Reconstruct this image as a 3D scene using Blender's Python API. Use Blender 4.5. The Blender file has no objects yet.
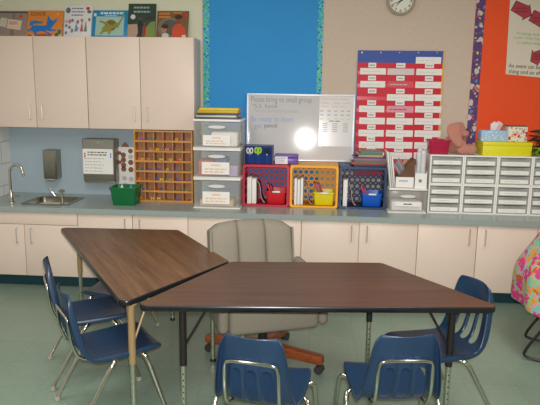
import bpy, bmesh, math, random
from mathutils import Vector, Matrix
random.seed(7)
scn = bpy.context.scene
COL = scn.collection
PI = math.pi
R = math.radians

# ------------------------------------------------------------------ camera
FPX = 600.81
YAW, PIT, ROL, CAMH = -0.072878, 0.184881, 0.0144564, 1.679
_F = Vector((math.sin(YAW)*math.cos(PIT), math.cos(YAW)*math.cos(PIT), -math.sin(PIT)))
_r = Vector((math.cos(YAW), -math.sin(YAW), 0))
_u = _r.cross(_F)
_R = _r*math.cos(ROL)+_u*math.sin(ROL)
_U = -_r*math.sin(ROL)+_u*math.cos(ROL)
CAM = Vector((0, 0, CAMH))
cd = bpy.data.cameras.new('camera'); cam = bpy.data.objects.new('camera', cd); COL.objects.link(cam)
cd.sensor_width = 36; cd.lens = FPX*36/540; cd.clip_start = .05
M = Matrix((_R, _U, -_F)).transposed().to_4x4(); M.translation = CAM
cam.matrix_world = M
scn.camera = cam

def on(px, py, Y):          # point of the photograph on the vertical plane at distance Y
    d = _F+(px-270)/FPX*_R-(py-202.5)/FPX*_U
    return CAM+d*(Y/d.y)
def rect(x0, y0, x1, y1, Y):
    mx, my = (x0+x1)/2, (y0+y1)/2
    return on(x0, my, Y).x, on(x1, my, Y).x, on(mx, y1, Y).z, on(mx, y0, Y).z

# --------------------------------------------------------------- materials
def lin(c):
    return tuple(((v/255)/12.92 if v/255 <= .04045 else ((v/255+.055)/1.055)**2.4) for v in c)+(1,)
def base(name):
    m = bpy.data.materials.new(name); m.use_nodes = True
    nt = m.node_tree; b = nt.nodes['Principled BSDF']
    return m, nt, b
def N(nt, t, **k):
    n = nt.nodes.new(t)
    for a, v in k.items(): setattr(n, a, v)
    return n
_cache = {}
def pm(name, rgb, rough=.5, metal=0., spec=.5, var=.06, scale=12., bump=0., bscale=200., coat=0., sheen=0.):
    if name in _cache: return _cache[name]
    m, nt, b = base(name); L = nt.links
    tc = N(nt, 'ShaderNodeTexCoord')
    nz = N(nt, 'ShaderNodeTexNoise'); nz.inputs['Scale'].default_value = scale; nz.inputs['Detail'].default_value = 3
    L.new(tc.outputs['Object'], nz.inputs['Vector'])
    mx = N(nt, 'ShaderNodeMix', data_type='RGBA')
    c = lin(rgb)
    mx.inputs[6].default_value = tuple(max(0, v*(1-var)) for v in c[:3])+(1,)
    mx.inputs[7].default_value = tuple(min(1, v*(1+var)) for v in c[:3])+(1,)
    L.new(nz.outputs['Fac'], mx.inputs[0]); L.new(mx.outputs[2], b.inputs['Base Color'])
    b.inputs['Roughness'].default_value = rough; b.inputs['Metallic'].default_value = metal
    b.inputs['Specular IOR Level'].default_value = spec
    b.inputs['Coat Weight'].default_value = coat
    b.inputs['Sheen Weight'].default_value = sheen
    if bump:
        n2 = N(nt, 'ShaderNodeTexNoise'); n2.inputs['Scale'].default_value = bscale
        L.new(tc.outputs['Object'], n2.inputs['Vector'])
        bp = N(nt, 'ShaderNodeBump'); bp.inputs['Strength'].default_value = bump; bp.inputs['Distance'].default_value = .002
        L.new(n2.outputs['Fac'], bp.inputs['Height']); L.new(bp.outputs['Normal'], b.inputs['Normal'])
    _cache[name] = m
    return m
def clear(name, rgb, alpha, rough=.15):
    if name in _cache: return _cache[name]
    m = pm(name, rgb, rough, 0, .5, .03)
    m.node_tree.nodes['Principled BSDF'].inputs['Alpha'].default_value = alpha
    return m
def wood(name, dark, light, rough=.35, sx=2., sy=28., axis='X', spec=.5):
    m, nt, b = base(name); L = nt.links
    tc = N(nt, 'ShaderNodeTexCoord'); mp = N(nt, 'ShaderNodeMapping')
    mp.inputs['Scale'].default_value = {'X': (sx, sy, sy), 'Z': (sy, sy, sx), 'Y': (sy, sx, sy)}[axis]
    L.new(tc.outputs['Object'], mp.inputs['Vector'])
    n1 = N(nt, 'ShaderNodeTexNoise'); n1.inputs['Scale'].default_value = 1.; n1.inputs['Detail'].default_value = 6
    n1.inputs['Roughness'].default_value = .6; n1.inputs['Distortion'].default_value = .6
    L.new(mp.outputs['Vector'], n1.inputs['Vector'])
    n2 = N(nt, 'ShaderNodeTexNoise'); n2.inputs['Scale'].default_value = 5.; n2.inputs['Detail'].default_value = 4
    L.new(mp.outputs['Vector'], n2.inputs['Vector'])
    ad = N(nt, 'ShaderNodeMath', operation='ADD'); L.new(n1.outputs['Fac'], ad.inputs[0])
    ml = N(nt, 'ShaderNodeMath', operation='MULTIPLY'); ml.inputs[1].default_value = .35
    L.new(n2.outputs['Fac'], ml.inputs[0]); L.new(ml.outputs[0], ad.inputs[1])
    cr = N(nt, 'ShaderNodeValToRGB'); cr.color_ramp.elements[0].position = .5; cr.color_ramp.elements[1].position = .86
    cr.color_ramp.elements[0].color = lin(dark); cr.color_ramp.elements[1].color = lin(light)
    L.new(ad.outputs[0], cr.inputs['Fac']); L.new(cr.outputs['Color'], b.inputs['Base Color'])
    b.inputs['Roughness'].default_value = rough; b.inputs['Specular IOR Level'].default_value = spec
    return m
def voro(name, cols, scale, basecol, size=.5, rough=.7, warp=0.):
    """blobs of several colours scattered over a base colour"""
    m, nt, b = base(name); L = nt.links
    tc = N(nt, 'ShaderNodeTexCoord')
    vec = tc.outputs['Object']
    if warp:
        nz = N(nt, 'ShaderNodeTexNoise'); nz.inputs['Scale'].default_value = scale*1.6; L.new(vec, nz.inputs['Vector'])
        va = N(nt, 'ShaderNodeVectorMath', operation='MULTIPLY_ADD')
        L.new(nz.outputs['Color'], va.inputs[0]); va.inputs[1].default_value = (warp,)*3; L.new(vec, va.inputs[2])
        vec = va.outputs[0]
    prev = None
    for i, (c, sc, sz) in enumerate(cols):
        v = N(nt, 'ShaderNodeTexVoronoi'); v.inputs['Scale'].default_value = scale*sc
        of = N(nt, 'ShaderNodeVectorMath', operation='ADD'); of.inputs[1].default_value = (i*3.7, i*1.3, i*2.1)
        L.new(vec, of.inputs[0]); L.new(of.outputs[0], v.inputs['Vector'])
        lt = N(nt, 'ShaderNodeMath', operation='LESS_THAN'); lt.inputs[1].default_value = sz
        L.new(v.outputs['Distance'], lt.inputs[0])
        mx = N(nt, 'ShaderNodeMix', data_type='RGBA'); mx.inputs[7].default_value = lin(c)
        if prev is None: mx.inputs[6].default_value = lin(basecol)
        else: L.new(prev, mx.inputs[6])
        L.new(lt.outputs[0], mx.inputs[0]); prev = mx.outputs[2]
    L.new(prev, b.inputs['Base Color']); b.inputs['Roughness'].default_value = rough
    b.inputs['Specular IOR Level'].default_value = .2
    return m

# ------------------------------------------------------------ mesh builder
def round_poly(pts, r, n=5):
    out = []
    k = len(pts)
    for i in range(k):
        p, a, c = Vector(pts[i]), Vector(pts[i-1]), Vector(pts[(i+1) % k])
        u, v = (a-p).normalized(), (c-p).normalized()
        ang = u.angle(v); d = min(r/math.tan(ang/2), .48*(a-p).length, .48*(c-p).length)
        rr = d*math.tan(ang/2)
        ctr = p+(u+v).normalized()*(rr/math.sin(ang/2))
        s, e = p+u*d-ctr, p+v*d-ctr
        tot = math.atan2(s.x*e.y-s.y*e.x, s.dot(e))
        for j in range(n+1):
            t = tot*j/n; cs, sn = math.cos(t), math.sin(t)
            out.append((ctr.x+cs*s.x-sn*s.y, ctr.y+sn*s.x+cs*s.y))
    return out
class MB:
    def __init__(self): self.bm = bmesh.new()
    def _xf(self, vs, mat):
        if mat is not None: bmesh.ops.transform(self.bm, matrix=mat, verts=vs)
    def box(self, x0, x1, y0, y1, z0, z1, bev=0., mat=None, seg=2):
        b = bmesh.new()
        vs = [b.verts.new((x, y, z)) for z in (z0, z1) for y in (y0, y1) for x in (x0, x1)]
        for f in ((0,2,3,1), (4,5,7,6), (0,1,5,4), (2,6,7,3), (0,4,6,2), (1,3,7,5)): b.faces.new([vs[i] for i in f])
        if bev:
            bmesh.ops.bevel(b, geom=b.edges[:], offset=bev, segments=seg, affect='EDGES', profile=.5)
        return self._merge(b, mat)
    def _merge(self, b, mat=None):
        if mat is not None: bmesh.ops.transform(b, matrix=mat, verts=b.verts[:])
        mp = {v: self.bm.verts.new(v.co) for v in b.verts}
        for f in b.faces:
            try: self.bm.faces.new([mp[v] for v in f.verts])
            except ValueError: pass
        b.free(); return self
    def prism(self, poly, z0, z1, bev=0., mat=None):
        b = bmesh.new(); n = len(poly)
        lo = [b.verts.new((p[0], p[1], z0)) for p in poly]; hi = [b.verts.new((p[0], p[1], z1)) for p in poly]
        b.faces.new(lo[::-1]); b.faces.new(hi)
        for i in range(n): b.faces.new((lo[i], lo[(i+1) % n], hi[(i+1) % n], hi[i]))
        bmesh.ops.recalc_face_normals(b, faces=b.faces[:])
        if bev:
            ed = [e for e in b.edges if abs(e.verts[0].co.z-e.verts[1].co.z) < 1e-6]
            bmesh.ops.bevel(b, geom=ed, offset=bev, segments=2, affect='EDGES', profile=.5)
        return self._merge(b, mat)
    def lathe(self, prof, n=24, mat=None):
        b = bmesh.new(); rings = []
        for r, z in prof:
            rings.append([b.verts.new((max(r, 1e-5)*math.cos(2*PI*i/n), max(r, 1e-5)*math.sin(2*PI*i/n), z)) for i in range(n)])
        for k in range(len(rings)-1):
            for i in range(n):
                b.faces.new((rings[k][i], rings[k][(i+1) % n], rings[k+1][(i+1) % n], rings[k+1][i]))
        b.faces.new(rings[0][::-1]); b.faces.new(rings[-1])
        return self._merge(b, mat)
    def cyl(self, p0, p1, r0, r1=None, n=16):
        return self.tube([p0, p1], r0, n, r1=r1)
    def tube(self, pts, r, n=10, closed=False, r1=None, smooth=0):
        P = [Vector(p) for p in pts]
        for _ in range(smooth):          # corner cutting
            Q = [] if closed else [P[0]]
            m = len(P)
            for i in range(m if closed else m-1):
                a, c = P[i], P[(i+1) % m]
                Q += [a.lerp(c, .25), a.lerp(c, .75)]
            if not closed: Q.append(P[-1])
            P = Q
        b = self.bm; m = len(P); rings = []; up = None
        for i in range(m):
            if closed: t = (P[(i+1) % m]-P[i-1]).normalized()
            else: t = (P[min(i+1, m-1)]-P[max(i-1, 0)]).normalized()
            if up is None:
                up = Vector((0, 0, 1)) if abs(t.z) < .9 else Vector((1, 0, 0))
            up = (up-t*up.dot(t)).normalized(); sd = t.cross(up)
            rr = r if r1 is None else r+(r1-r)*i/(m-1)
            rings.append([b.verts.new(P[i]+(up*math.cos(2*PI*k/n)+sd*math.sin(2*PI*k/n))*rr) for k in range(n)])
        for i in range(m if closed else m-1):
            A, B = rings[i], rings[(i+1) % m]
            for k in range(n): b.faces.new((A[k], A[(k+1) % n], B[(k+1) % n], B[k]))
        if not closed: b.faces.new(rings[0][::-1]); b.faces.new(rings[-1])
        return self
    def ball(self, c, s, rot=None, sub=2):
        b = bmesh.new(); bmesh.ops.create_icosphere(b, subdivisions=sub, radius=1)
        m = Matrix.Translation(c) @ (rot.to_4x4() if rot else Matrix.Identity(4)) @ Matrix.Diagonal((*s, 1))
        return self._merge(b, m)
    def grid(self, rows, close_u=False, skip=None):
        b = self.bm; V = [[b.verts.new(p) for p in r] for r in rows]
        for i in range(len(V)-1):
            n = len(V[i])
            for j in range(n if close_u else n-1):
                if skip and skip(i, j): continue
                b.faces.new((V[i][j], V[i][(j+1) % n], V[i+1][(j+1) % n], V[i+1][j]))
        return self
    def quadsheet(self, pts, y, t=.0006):      # polygon in the x-z plane, facing -y, thickness t behind y
        self.prism([(p[0], p[1]) for p in pts], 0, t, mat=Matrix(((1,0,0,0), (0,0,-1,y+t), (0,1,0,0), (0,0,0,1)))); return self
    def build(self, name, mat, parent=None, loc=None, rotz=0., smooth=True, ang=35):
        me = bpy.data.meshes.new(name)
        bmesh.ops.recalc_face_normals(self.bm, faces=self.bm.faces[:])
        self.bm.to_mesh(me); self.bm.free()
        if smooth:
            me.polygons.foreach_set('use_smooth', [True]*len(me.polygons))
            me.set_sharp_from_angle(angle=R(ang))
        o = bpy.data.objects.new(name, me); COL.objects.link(o)
        if mat: me.materials.append(mat)
        if parent: o.parent = parent
        if loc is not None: o.location = loc
        o.rotation_euler.z = rotz
        return o
def bx(x0, x1, y0, y1, z0, z1, bev=0.): return MB().box(x0, x1, y0, y1, z0, z1, bev)
def tag(o, label, cat, group=None):
    o['label'] = label; o['category'] = cat
    if group: o['group'] = group
    return o
def thing(name, label, cat, loc=(0,0,0), rotz=0., group=None):
    o = bpy.data.objects.new(name, None); o.empty_display_size = .05; COL.objects.link(o)
    o.location = loc; o.rotation_euler = (0, 0, rotz)
    return tag(o, label, cat, group)
def struct(o): o['kind'] = 'structure'; return o
def dup(root, loc, rotz, label, group=None, scale=None):
    r = root.copy(); COL.objects.link(r); r.location = loc; r.rotation_euler = (0, 0, rotz); r['label'] = label
    if group: r['group'] = group
    if scale: r.scale = (scale,)*3
    def rec(src, dst):
        for ch in list(src.children):
            c = ch.copy(); COL.objects.link(c); c.parent = dst; rec(ch, c)
    rec(root, r)
    return r
def text(body, x0, x1, z0, z1, y, mat, parent, name='lettering', rot=0., bold=0.):
    cu = bpy.data.curves.new('t', 'FONT'); cu.body = body; cu.size = 1; cu.offset = bold; cu.resolution_u = 2
    o = bpy.data.objects.new('t', cu); COL.objects.link(o)
    dg = bpy.context.evaluated_depsgraph_get(); me = bpy.data.meshes.new_from_object(o.evaluated_get(dg))
    bpy.data.objects.remove(o); bpy.data.curves.remove(cu)
    xs = [v.co.x for v in me.vertices]; zs = [v.co.y for v in me.vertices]
    a, b, c, d = min(xs), max(xs), min(zs), max(zs)
    cx, cz = (x0+x1)/2, (z0+z1)/2
    for v in me.vertices:
        X = ((v.co.x-a)/(b-a)-.5)*(x1-x0); Z = ((v.co.y-c)/(d-c)-.5)*(z1-z0)
        v.co = (cx+X*math.cos(rot)-Z*math.sin(rot), y, cz+X*math.sin(rot)+Z*math.cos(rot))
    me.name = name; me.materials.clear(); me.materials.append(mat)
    o = bpy.data.objects.new(name, me); COL.objects.link(o); o.parent = parent
    return o
def scribble(x0, x1, zs, h, y, mat, parent, name='writing', fill=.9, rnd=None):
    """rows of illegible word-marks"""
    rnd = rnd or random
    m = MB()
    for z in zs:
        x = x0; end = x0+(x1-x0)*(fill-.15*rnd.random())
        while x < end-.002:
            w = min((x1-x0)*(.08+.14*rnd.random()), end-x)
            m.quadsheet([(x, z), (x+w, z), (x+w, z+h), (x, z+h)], y-.0004, .0004)
            x += w+(x1-x0)*.035
    return m.build(name, mat, parent, smooth=False)

# ---- shared materials
WHITE = pm('white_plastic', (232, 230, 226), .35)
PAPER = pm('white_paper', (238, 236, 232), .75, spec=.2, var=.03)
INK = pm('black_ink', (45, 42, 48), .7, spec=.2)
GREYINK = pm('grey_ink', (120, 118, 118), .8, spec=.1)
CHROME = pm('chrome', (205, 200, 188), .16, 1., var=.03)
STEEL = pm('brushed_steel', (150, 148, 138), .34, 1., var=.08, scale=30)
BLACKP = pm('black_plastic', (32, 32, 34), .4)
CAB = pm('cream_laminate', (228, 208, 193), .42, spec=.4, var=.015, scale=40)

# ------------------------------------------------------------------- room
WY, LX, RX, NY, CZ = 5.36, -2.81, 3.4, -2.2, 2.85
FC = 4.681        # counter front
ZC = .707         # counter top
# floor: green vinyl tiles with faint joints and flecks
m, nt, b = base('green_vinyl_tile'); L = nt.links
tc = N(nt, 'ShaderNodeTexCoord')
br = N(nt, 'ShaderNodeTexBrick'); br.offset = 0; br.inputs['Scale'].default_value = 1.
br.inputs['Brick Width'].default_value = .305; br.inputs['Row Height'].default_value = .305; br.inputs['Mortar Size'].default_value = .0012
br.inputs['Color1'].default_value = lin((134, 153, 137)); br.inputs['Color2'].default_value = lin((128, 147, 132)); br.inputs['Mortar'].default_value = lin((114, 130, 110))
L.new(tc.outputs['Object'], br.inputs['Vector'])
nz = N(nt, 'ShaderNodeTexNoise'); nz.inputs['Scale'].default_value = 45; nz.inputs['Detail'].default_value = 5
L.new(tc.outputs['Object'], nz.inputs['Vector'])
vo = N(nt, 'ShaderNodeTexVoronoi'); vo.inputs['Scale'].default_value = 14; L.new(tc.outputs['Object'], vo.inputs['Vector'])
lt = N(nt, 'ShaderNodeMath', operation='LESS_THAN'); lt.inputs[1].default_value = .075; L.new(vo.outputs['Distance'], lt.inputs[0])
mf = N(nt, 'ShaderNodeMath', operation='MULTIPLY'); mf.inputs[1].default_value = .28; L.new(lt.outputs[0], mf.inputs[0])
mx = N(nt, 'ShaderNodeMix', data_type='RGBA', blend_type='OVERLAY'); mx.inputs[0].default_value = .22
L.new(br.outputs['Color'], mx.inputs[6]); L.new(nz.outputs['Color'], mx.inputs[7])
m2 = N(nt, 'ShaderNodeMix', data_type='RGBA'); m2.inputs[7].default_value = lin((88, 102, 86))
L.new(mf.outputs[0], m2.inputs[0]); L.new(mx.outputs[2], m2.inputs[6]); L.new(m2.outputs[2], b.inputs['Base Color'])
b.inputs['Roughness'].default_value = .3; b.inputs['Specular IOR Level'].default_value = .4
FLOOR = m
struct(bx(LX, RX, NY, WY, -.05, 0).build('floor', FLOOR, smooth=False))
struct(bx(LX, RX, NY, WY, CZ, CZ+.05).build('ceiling', pm('ceiling_tile', (235, 232, 224), .9, bump=.3), smooth=False))
# far wall: tan woven vinyl
m, nt, b = base('tan_wall_vinyl'); L = nt.links
tc = N(nt, 'ShaderNodeTexCoord'); mp = N(nt, 'ShaderNodeMapping'); mp.inputs['Scale'].default_value = (150, 150, 22)
L.new(tc.outputs['Object'], mp.inputs['Vector'])
nz = N(nt, 'ShaderNodeTexNoise'); nz.inputs['Scale'].default_value = 1; nz.inputs['Detail'].default_value = 3; L.new(mp.outputs['Vector'], nz.inputs['Vector'])
cr = N(nt, 'ShaderNodeValToRGB'); cr.color_ramp.elements[0].position = .35; cr.color_ramp.elements[1].position = .65
cr.color_ramp.elements[0].color = lin((202, 184, 168)); cr.color_ramp.elements[1].color = lin((210, 192, 177))
L.new(nz.outputs['Fac'], cr.inputs['Fac']); L.new(cr.outputs['Color'], b.inputs['Base Color']); b.inputs['Roughness'].default_value = .8
b.inputs['Specular IOR Level'].default_value = .25
struct(bx(LX-.1, RX+.1, WY, WY+.1, -.05, CZ+.05).build('wall_far', m, smooth=False))
# left wall: painted block courses
m, nt, b = base('painted_block'); L = nt.links
tc = N(nt, 'ShaderNodeTexCoord'); mp = N(nt, 'ShaderNodeMapping'); mp.inputs['Rotation'].default_value = (0, R(90), R(90))
sp = N(nt, 'ShaderNodeSeparateXYZ'); cb = N(nt, 'ShaderNodeCombineXYZ')
L.new(tc.outputs['Object'], sp.inputs[0]); L.new(sp.outputs['Y'], cb.inputs['X']); L.new(sp.outputs['Z'], cb.inputs['Y'])
br = N(nt, 'ShaderNodeTexBrick'); br.inputs['Scale'].default_value = 1.
br.inputs['Brick Width'].default_value = .4; br.inputs['Row Height'].default_value = .198; br.inputs['Mortar Size'].default_value = .004
br.inputs['Color1'].default_value = lin((232, 232, 228)); br.inputs['Color2'].default_value = lin((226, 226, 223)); br.inputs['Mortar'].default_value = lin((176, 176, 174))
L.new(cb.outputs[0], br.inputs['Vector']); L.new(br.outputs['Color'], b.inputs['Base Color']); b.inputs['Roughness'].default_value = .5
struct(bx(LX-.1, LX, NY, WY, -.05, CZ+.05).build('wall_left', m, smooth=False))
PALE = pm('pale_wall_paint', (214, 214, 190), .7, spec=.3, var=.02)
struct(bx(RX, RX+.1, NY, WY, -.05, CZ+.05).build('wall_right', PALE, smooth=False))
struct(bx(LX-.1, RX+.1, NY-.1, NY, -.05, CZ+.05).build('wall_near', PALE, smooth=False))
# pale panel left of the bulletin board and blue splashback below the cupboards
xs = on(202.5, 60, WY).x
struct(bx(LX, xs, WY-.004, WY, 1.36, CZ).build('trim_1', PALE, smooth=False))
struct(bx(LX, xs, WY-.004, WY, ZC, 1.36).build('trim_2', pm('blue_splashback', (166, 183, 194), .45, var=.03, scale=3), smooth=False))

# ------------------------------------------------------- cupboards and counter
UY = 5.061; ZU, ZT = 1.331, 2.099
US0, USW = -2.397, .4593
def pull(parent, x, y, z0, z1):
    h = MB(); h.tube([(x, y, z0), (x, y-.022, z0), (x, y-.022, z1), (x, y, z1)], .0045, 8)
    return h.build('handle', pm('satin_handle', (196, 192, 186), .35, .5), parent)
def wall_cab(label, x0, xm, x1):
    t = thing('wall_cupboard', label, 'cupboard', (0, 0, 0), group=None)
    bx(x0+.001, x1-.001, UY+.02, WY-.005, ZU, ZT, .002).build('body', CAB, t)
    for a, c, hx in ((x0, xm, xm-.052), (xm, x1, xm+.058)):
        d = bx(a+.0025, c-.0025, UY, UY+.0185, ZU+.002, ZT-.002, .002).build('door', CAB, t)
        pull(d, hx, UY, ZU+.075, ZU+.19)
    return t
xr = US0+3*USW
wall_cab('cream double-door wall cupboard over the sink, reaching the left edge', LX+.002, US0, US0+USW-.002)
wall_cab('cream double-door wall cupboard above the wooden cubby shelf', US0+USW+.002, US0+2*USW, xr)

S0, SW = -2.391, .4605
ZD, KD = .112, .12
def base_cab(label, i0, i1, drawer=False, handles=True):
    x0, x1 = max(LX+.002, S0+i0*SW), min(RX-.002, S0+i1*SW)
    n = i1-i0
    t = thing('base_cupboard', label, 'cupboard')
    bx(x0+.001, x1-.001, FC+.045, WY-.006, ZD, ZC-.046).build('body', CAB, t)
    bx(x0+.001, x1-.001, FC+KD+.004, FC+KD+.02, 0, ZD).build('plinth', CAB, t)
    top = ZC-.05
    if drawer:
        bx(x0+.003, x1-.003, FC+.025, FC+.0435, top-.10, top, .002).build('false_drawer_front', CAB, t); top -= .104
    xm = S0+(i0+1)*SW
    for k, (a, c) in enumerate(((x0, xm), (xm, x1))):
        d = bx(a+.0025, c-.0025, FC+.025, FC+.0435, ZD+.002, top, .002).build('door', CAB, t)
        pull(d, xm+(-.06 if k == 0 else .062), FC+.025, top-.155, top-.03)
base_cab('cream base cupboard under the sink with a plain panel over its doors', -1, 1, True)
base_cab('cream base cupboard behind the left trapezoid table, below the green bin', 1, 3)
base_cab('cream base cupboard partly hidden behind the grey padded chair', 3, 5)
base_cab('cream base cupboard below the yellow and blue crates, both door handles visible', 5, 7)
base_cab('cream base cupboard below the left stacks of small drawers', 7, 9)
base_cab('cream base cupboard at the right edge behind the floral cloth', 9, 11)
struct(bx(LX, RX, FC+KD, FC+KD+.004, 0, ZD+.001).build('baseboard_far', pm('dark_teal_cove_base', (22, 62, 72), .45)))
# worktop with a cut-out for the sink
COUNT = pm('blue_grey_laminate', (152, 163, 160), .22, spec=.5, var=.05, scale=120)
SX0, SX1, SY0, SY1 = -2.44, -2.06, 4.80, 5.16
w = MB()
for a in ((LX, SX0, FC, WY-.004), (SX1, RX, FC, WY-.004), (SX0, SX1, FC, SY0), (SX0, SX1, SY1, WY-.004)):
    w.box(*a, ZC-.044, ZC)
wt = w.build('worktop', COUNT, smooth=False)
tag(wt, 'long blue-grey laminate worktop running the whole wall', 'worktop')
# sink
t = thing('sink', 'stainless steel sink let into the left end of the worktop', 'sink', (0, 0, ZC))
rim = MB(); rp = round_poly([(SX0-.02, SY0-.02), (SX1+.02, SY0-.02), (SX1+.02, SY1+.02), (SX0-.02, SY1+.02)], .03)
ip = round_poly([(SX0+.012, SY0+.012), (SX1-.012, SY0+.012), (SX1-.012, SY1-.012), (SX0+.012, SY1-.012)], .04)
dp = round_poly([(SX0+.03, SY0+.03), (SX1-.03, SY0+.03), (SX1-.03, SY1-.03), (SX0+.03, SY1-.03)], .04)
rim.grid([[(x, y, .0005) for x, y in rp], [(x, y, .004) for x, y in rp], [(x, y, .004) for x, y in ip]], True).build('rim', STEEL, t)
bs = MB(); bs.grid([[(x, y, .003) for x, y in ip], [(x, y, -.03) for x, y in ip], [(x, y, -.13) for x, y in dp]], True)
vs = [bs.bm.verts.new((x, y, -.131)) for x, y in dp]; bs.bm.faces.new(vs)
bs.build('basin', STEEL, t)
MB().lathe([(.03, 0), (.03, .004), (.02, .006)], 16, Matrix.Translation(((SX0+SX1)/2, (SY0+SY1)/2, -.13))).build('drain', CHROME, t)
# sink faucet, seen in front left of the basin
p = on(11.5, 200, 4.86)
t = thing('gooseneck_faucet', 'tall chrome gooseneck faucet beside the sink', 'faucet', (p.x, 4.86, ZC))
MB().lathe([(.026, 0), (.026, .006), (.018, .012), (.016, .085), (.012, .095), (.011, .11)], 20).build('base', CHROME, t)
pts = [(0, 0, .10), (0, 0, .27)]+[(.055-.055*math.cos(a), .01*math.sin(a), .27+.055*math.sin(a)) for a in [PI*k/10 for k in range(1, 10)]]+[(.112, 0, .267), (.117, 0, .25)]
MB().tube(pts, .0115, 12).build('spout', CHROME, t)
MB().cyl((.1165, 0, .253), (.119, 0, .231), .0125, n=14).build('aerator', CHROME, t)
MB().tube([(.012, 0, .05), (.04, .01, .055), (.07, .015, .047)], .006, 10).build('lever', CHROME, t)
# bubbler
p = on(62.5, 203, 4.84)
t = thing('drinking_fountain_tap', 'short chrome drinking tap with a slanted lever at the right end of the sink', 'tap', (p.x, 4.84, ZC))
MB().lathe([(.022, 0), (.022, .005), (.012, .012), (.012, .055), (.018, .06), (.018, .07), (.010, .075)], 18).build('base', CHROME, t)
MB().lathe([(.008, .07), (.010, .10), (.024, .108), (.026, .118), (.012, .124), (.006, .128)], 18).build('bubbler_head', CHROME, t)
MB().tube([(0, 0, .063), (-.045, -.004, .068), (-.06, -.004, .07)], .008, 10).build('arm', CHROME, t)
MB().tube([(-.055, -.004, .066), (-.085, -.008, .105), (-.10, -.010, .135)], .008, 12, r1=.011).build('lever', CHROME, t)

# -------------------------------------------------------------- dispensers
x0, x1, z0, z1 = rect(43.5, 150, 57, 181, WY-.10)
t = thing('soap_dispenser', 'narrow steel soap dispenser on the blue wall above the sink', 'soap dispenser', (x0, WY-.004, z0))
W, H = x1-x0, z1-z0
b = MB(); b.prism([(0, 0), (0, -.1), (.012, -.112), (W-.012, -.112), (W, -.1), (W, 0)], .02, H, .006); b.build('housing', STEEL, t)
bx(.02, W-.02, -.112, -.06, 0, .022, .004).build('push_bar', CHROME, t)
x0, x1, z0, z1 = rect(82.5, 139, 115, 183, WY-.13)
t = thing('paper_towel_dispenser', 'grey steel paper towel dispenser on the blue wall with a notice', 'paper towel dispenser', (x0, WY-.004, z0))
W, H = x1-x0, z1-z0
DARKSTEEL = pm('dull_steel', (150, 148, 138), .4, .85, var=.08, scale=30)
MB().prism([(0, 0), (0, -.115), (.01, -.125), (W-.01, -.125), (W, -.115), (W, 0)], .012, H, .006).build('housing', DARKSTEEL, t)
bx(.01, W-.01, -.122, -.01, 0, .014, .003).build('towel_slot', DARKSTEEL, t)
MB().cyl((W/2, -.124, H-.03), (W/2, -.1275, H-.03), .009).build('lock', CHROME, t)
YD = WY-.004-.1265
a0, a1, b0, b1 = rect(83, 149, 113, 174, YD)
n = thing('notice', 'white printed notice taped on the front of the paper towel dispenser', 'notice', (a0, YD, b0))
W, H = a1-a0, b1-b0
bx(0, W, 0, .001, 0, H).build('sheet', PAPER, n)
scribble(W*.16, W*.86, [H*.84, H*.74], H*.05, 0, pm('soft_ink', (110, 106, 110), .7), n, 'heading', .98)
scribble(W*.06, W*.8, [H*.6, H*.475, H*.35, H*.225, H*.10], H*.028, 0, pm('pale_print', (176, 174, 172), .8), n, 'body_text', .9)
f = MB()
for z in (.70, .80): f.ball((W*.07, -.0006, H*z), (.008, .0004, .012), sub=1)
f.build('red_figure', pm('red_print', (190, 60, 50), .7), n)
f = MB()
for z in (.70, .80): f.ball((W*.93, -.0006, H*z), (.008, .0004, .012), sub=1)
f.build('blue_figure', pm('blue_print', (70, 130, 200), .7), n)
# spotted sleeve hanging beside it
x0, x1, z0, z1 = rect(118.5, 147, 134.5, 187, WY-.02)
t = thing('spotted_paper_sleeve', 'white paper sleeve with brown round spots hanging left of the wooden cubby shelf', 'paper sleeve', (x0, WY-.004, z0))
W, H = x1-x0, z1-z0
bx(0, W, -.018, 0, 0, H, .004).build('sleeve', PAPER, t)
def disc(mb, x, z, r, y, sz=1.): mb.prism(round_poly([(x-r, z-r*sz), (x+r, z-r*sz), (x+r, z+r*sz), (x-r, z+r*sz)], r*.95, 5), 0, .0008, mat=Matrix(((1,0,0,0), (0,0,-1,y), (0,1,0,0), (0,0,0,1))))
for x, z, s in ((.33, .45, 1), (.33, .55, 1), (.33, .68, 1), (.33, .80, 1), (.78, .90, .9), (.78, .62, 1), (.78, .44, 1), (.1, .85, .7), (.1, .62, .7)):
    sp = MB(); disc(sp, W*x, H*z, .024*s, -.018); sp.build('brown_spot', pm('brown_print', (140, 90, 68), .7), t)
for x, z in ((.36, .22), (.78, .2), (.78, .76), (.4, .05)):
    sp = MB(); disc(sp, W*x, H*z, .022, -.018); sp.build('grey_spot', pm('grey_print', (190, 188, 190), .7), t)
MB().quadsheet([(W*.2, H), (W*.68, H), (W*.62, H+.02), (W*.44, H+.045), (W*.28, H+.022)], -.012, .006).build('brown_tip', pm('brown_card', (150, 98, 74), .7), t)

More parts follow.
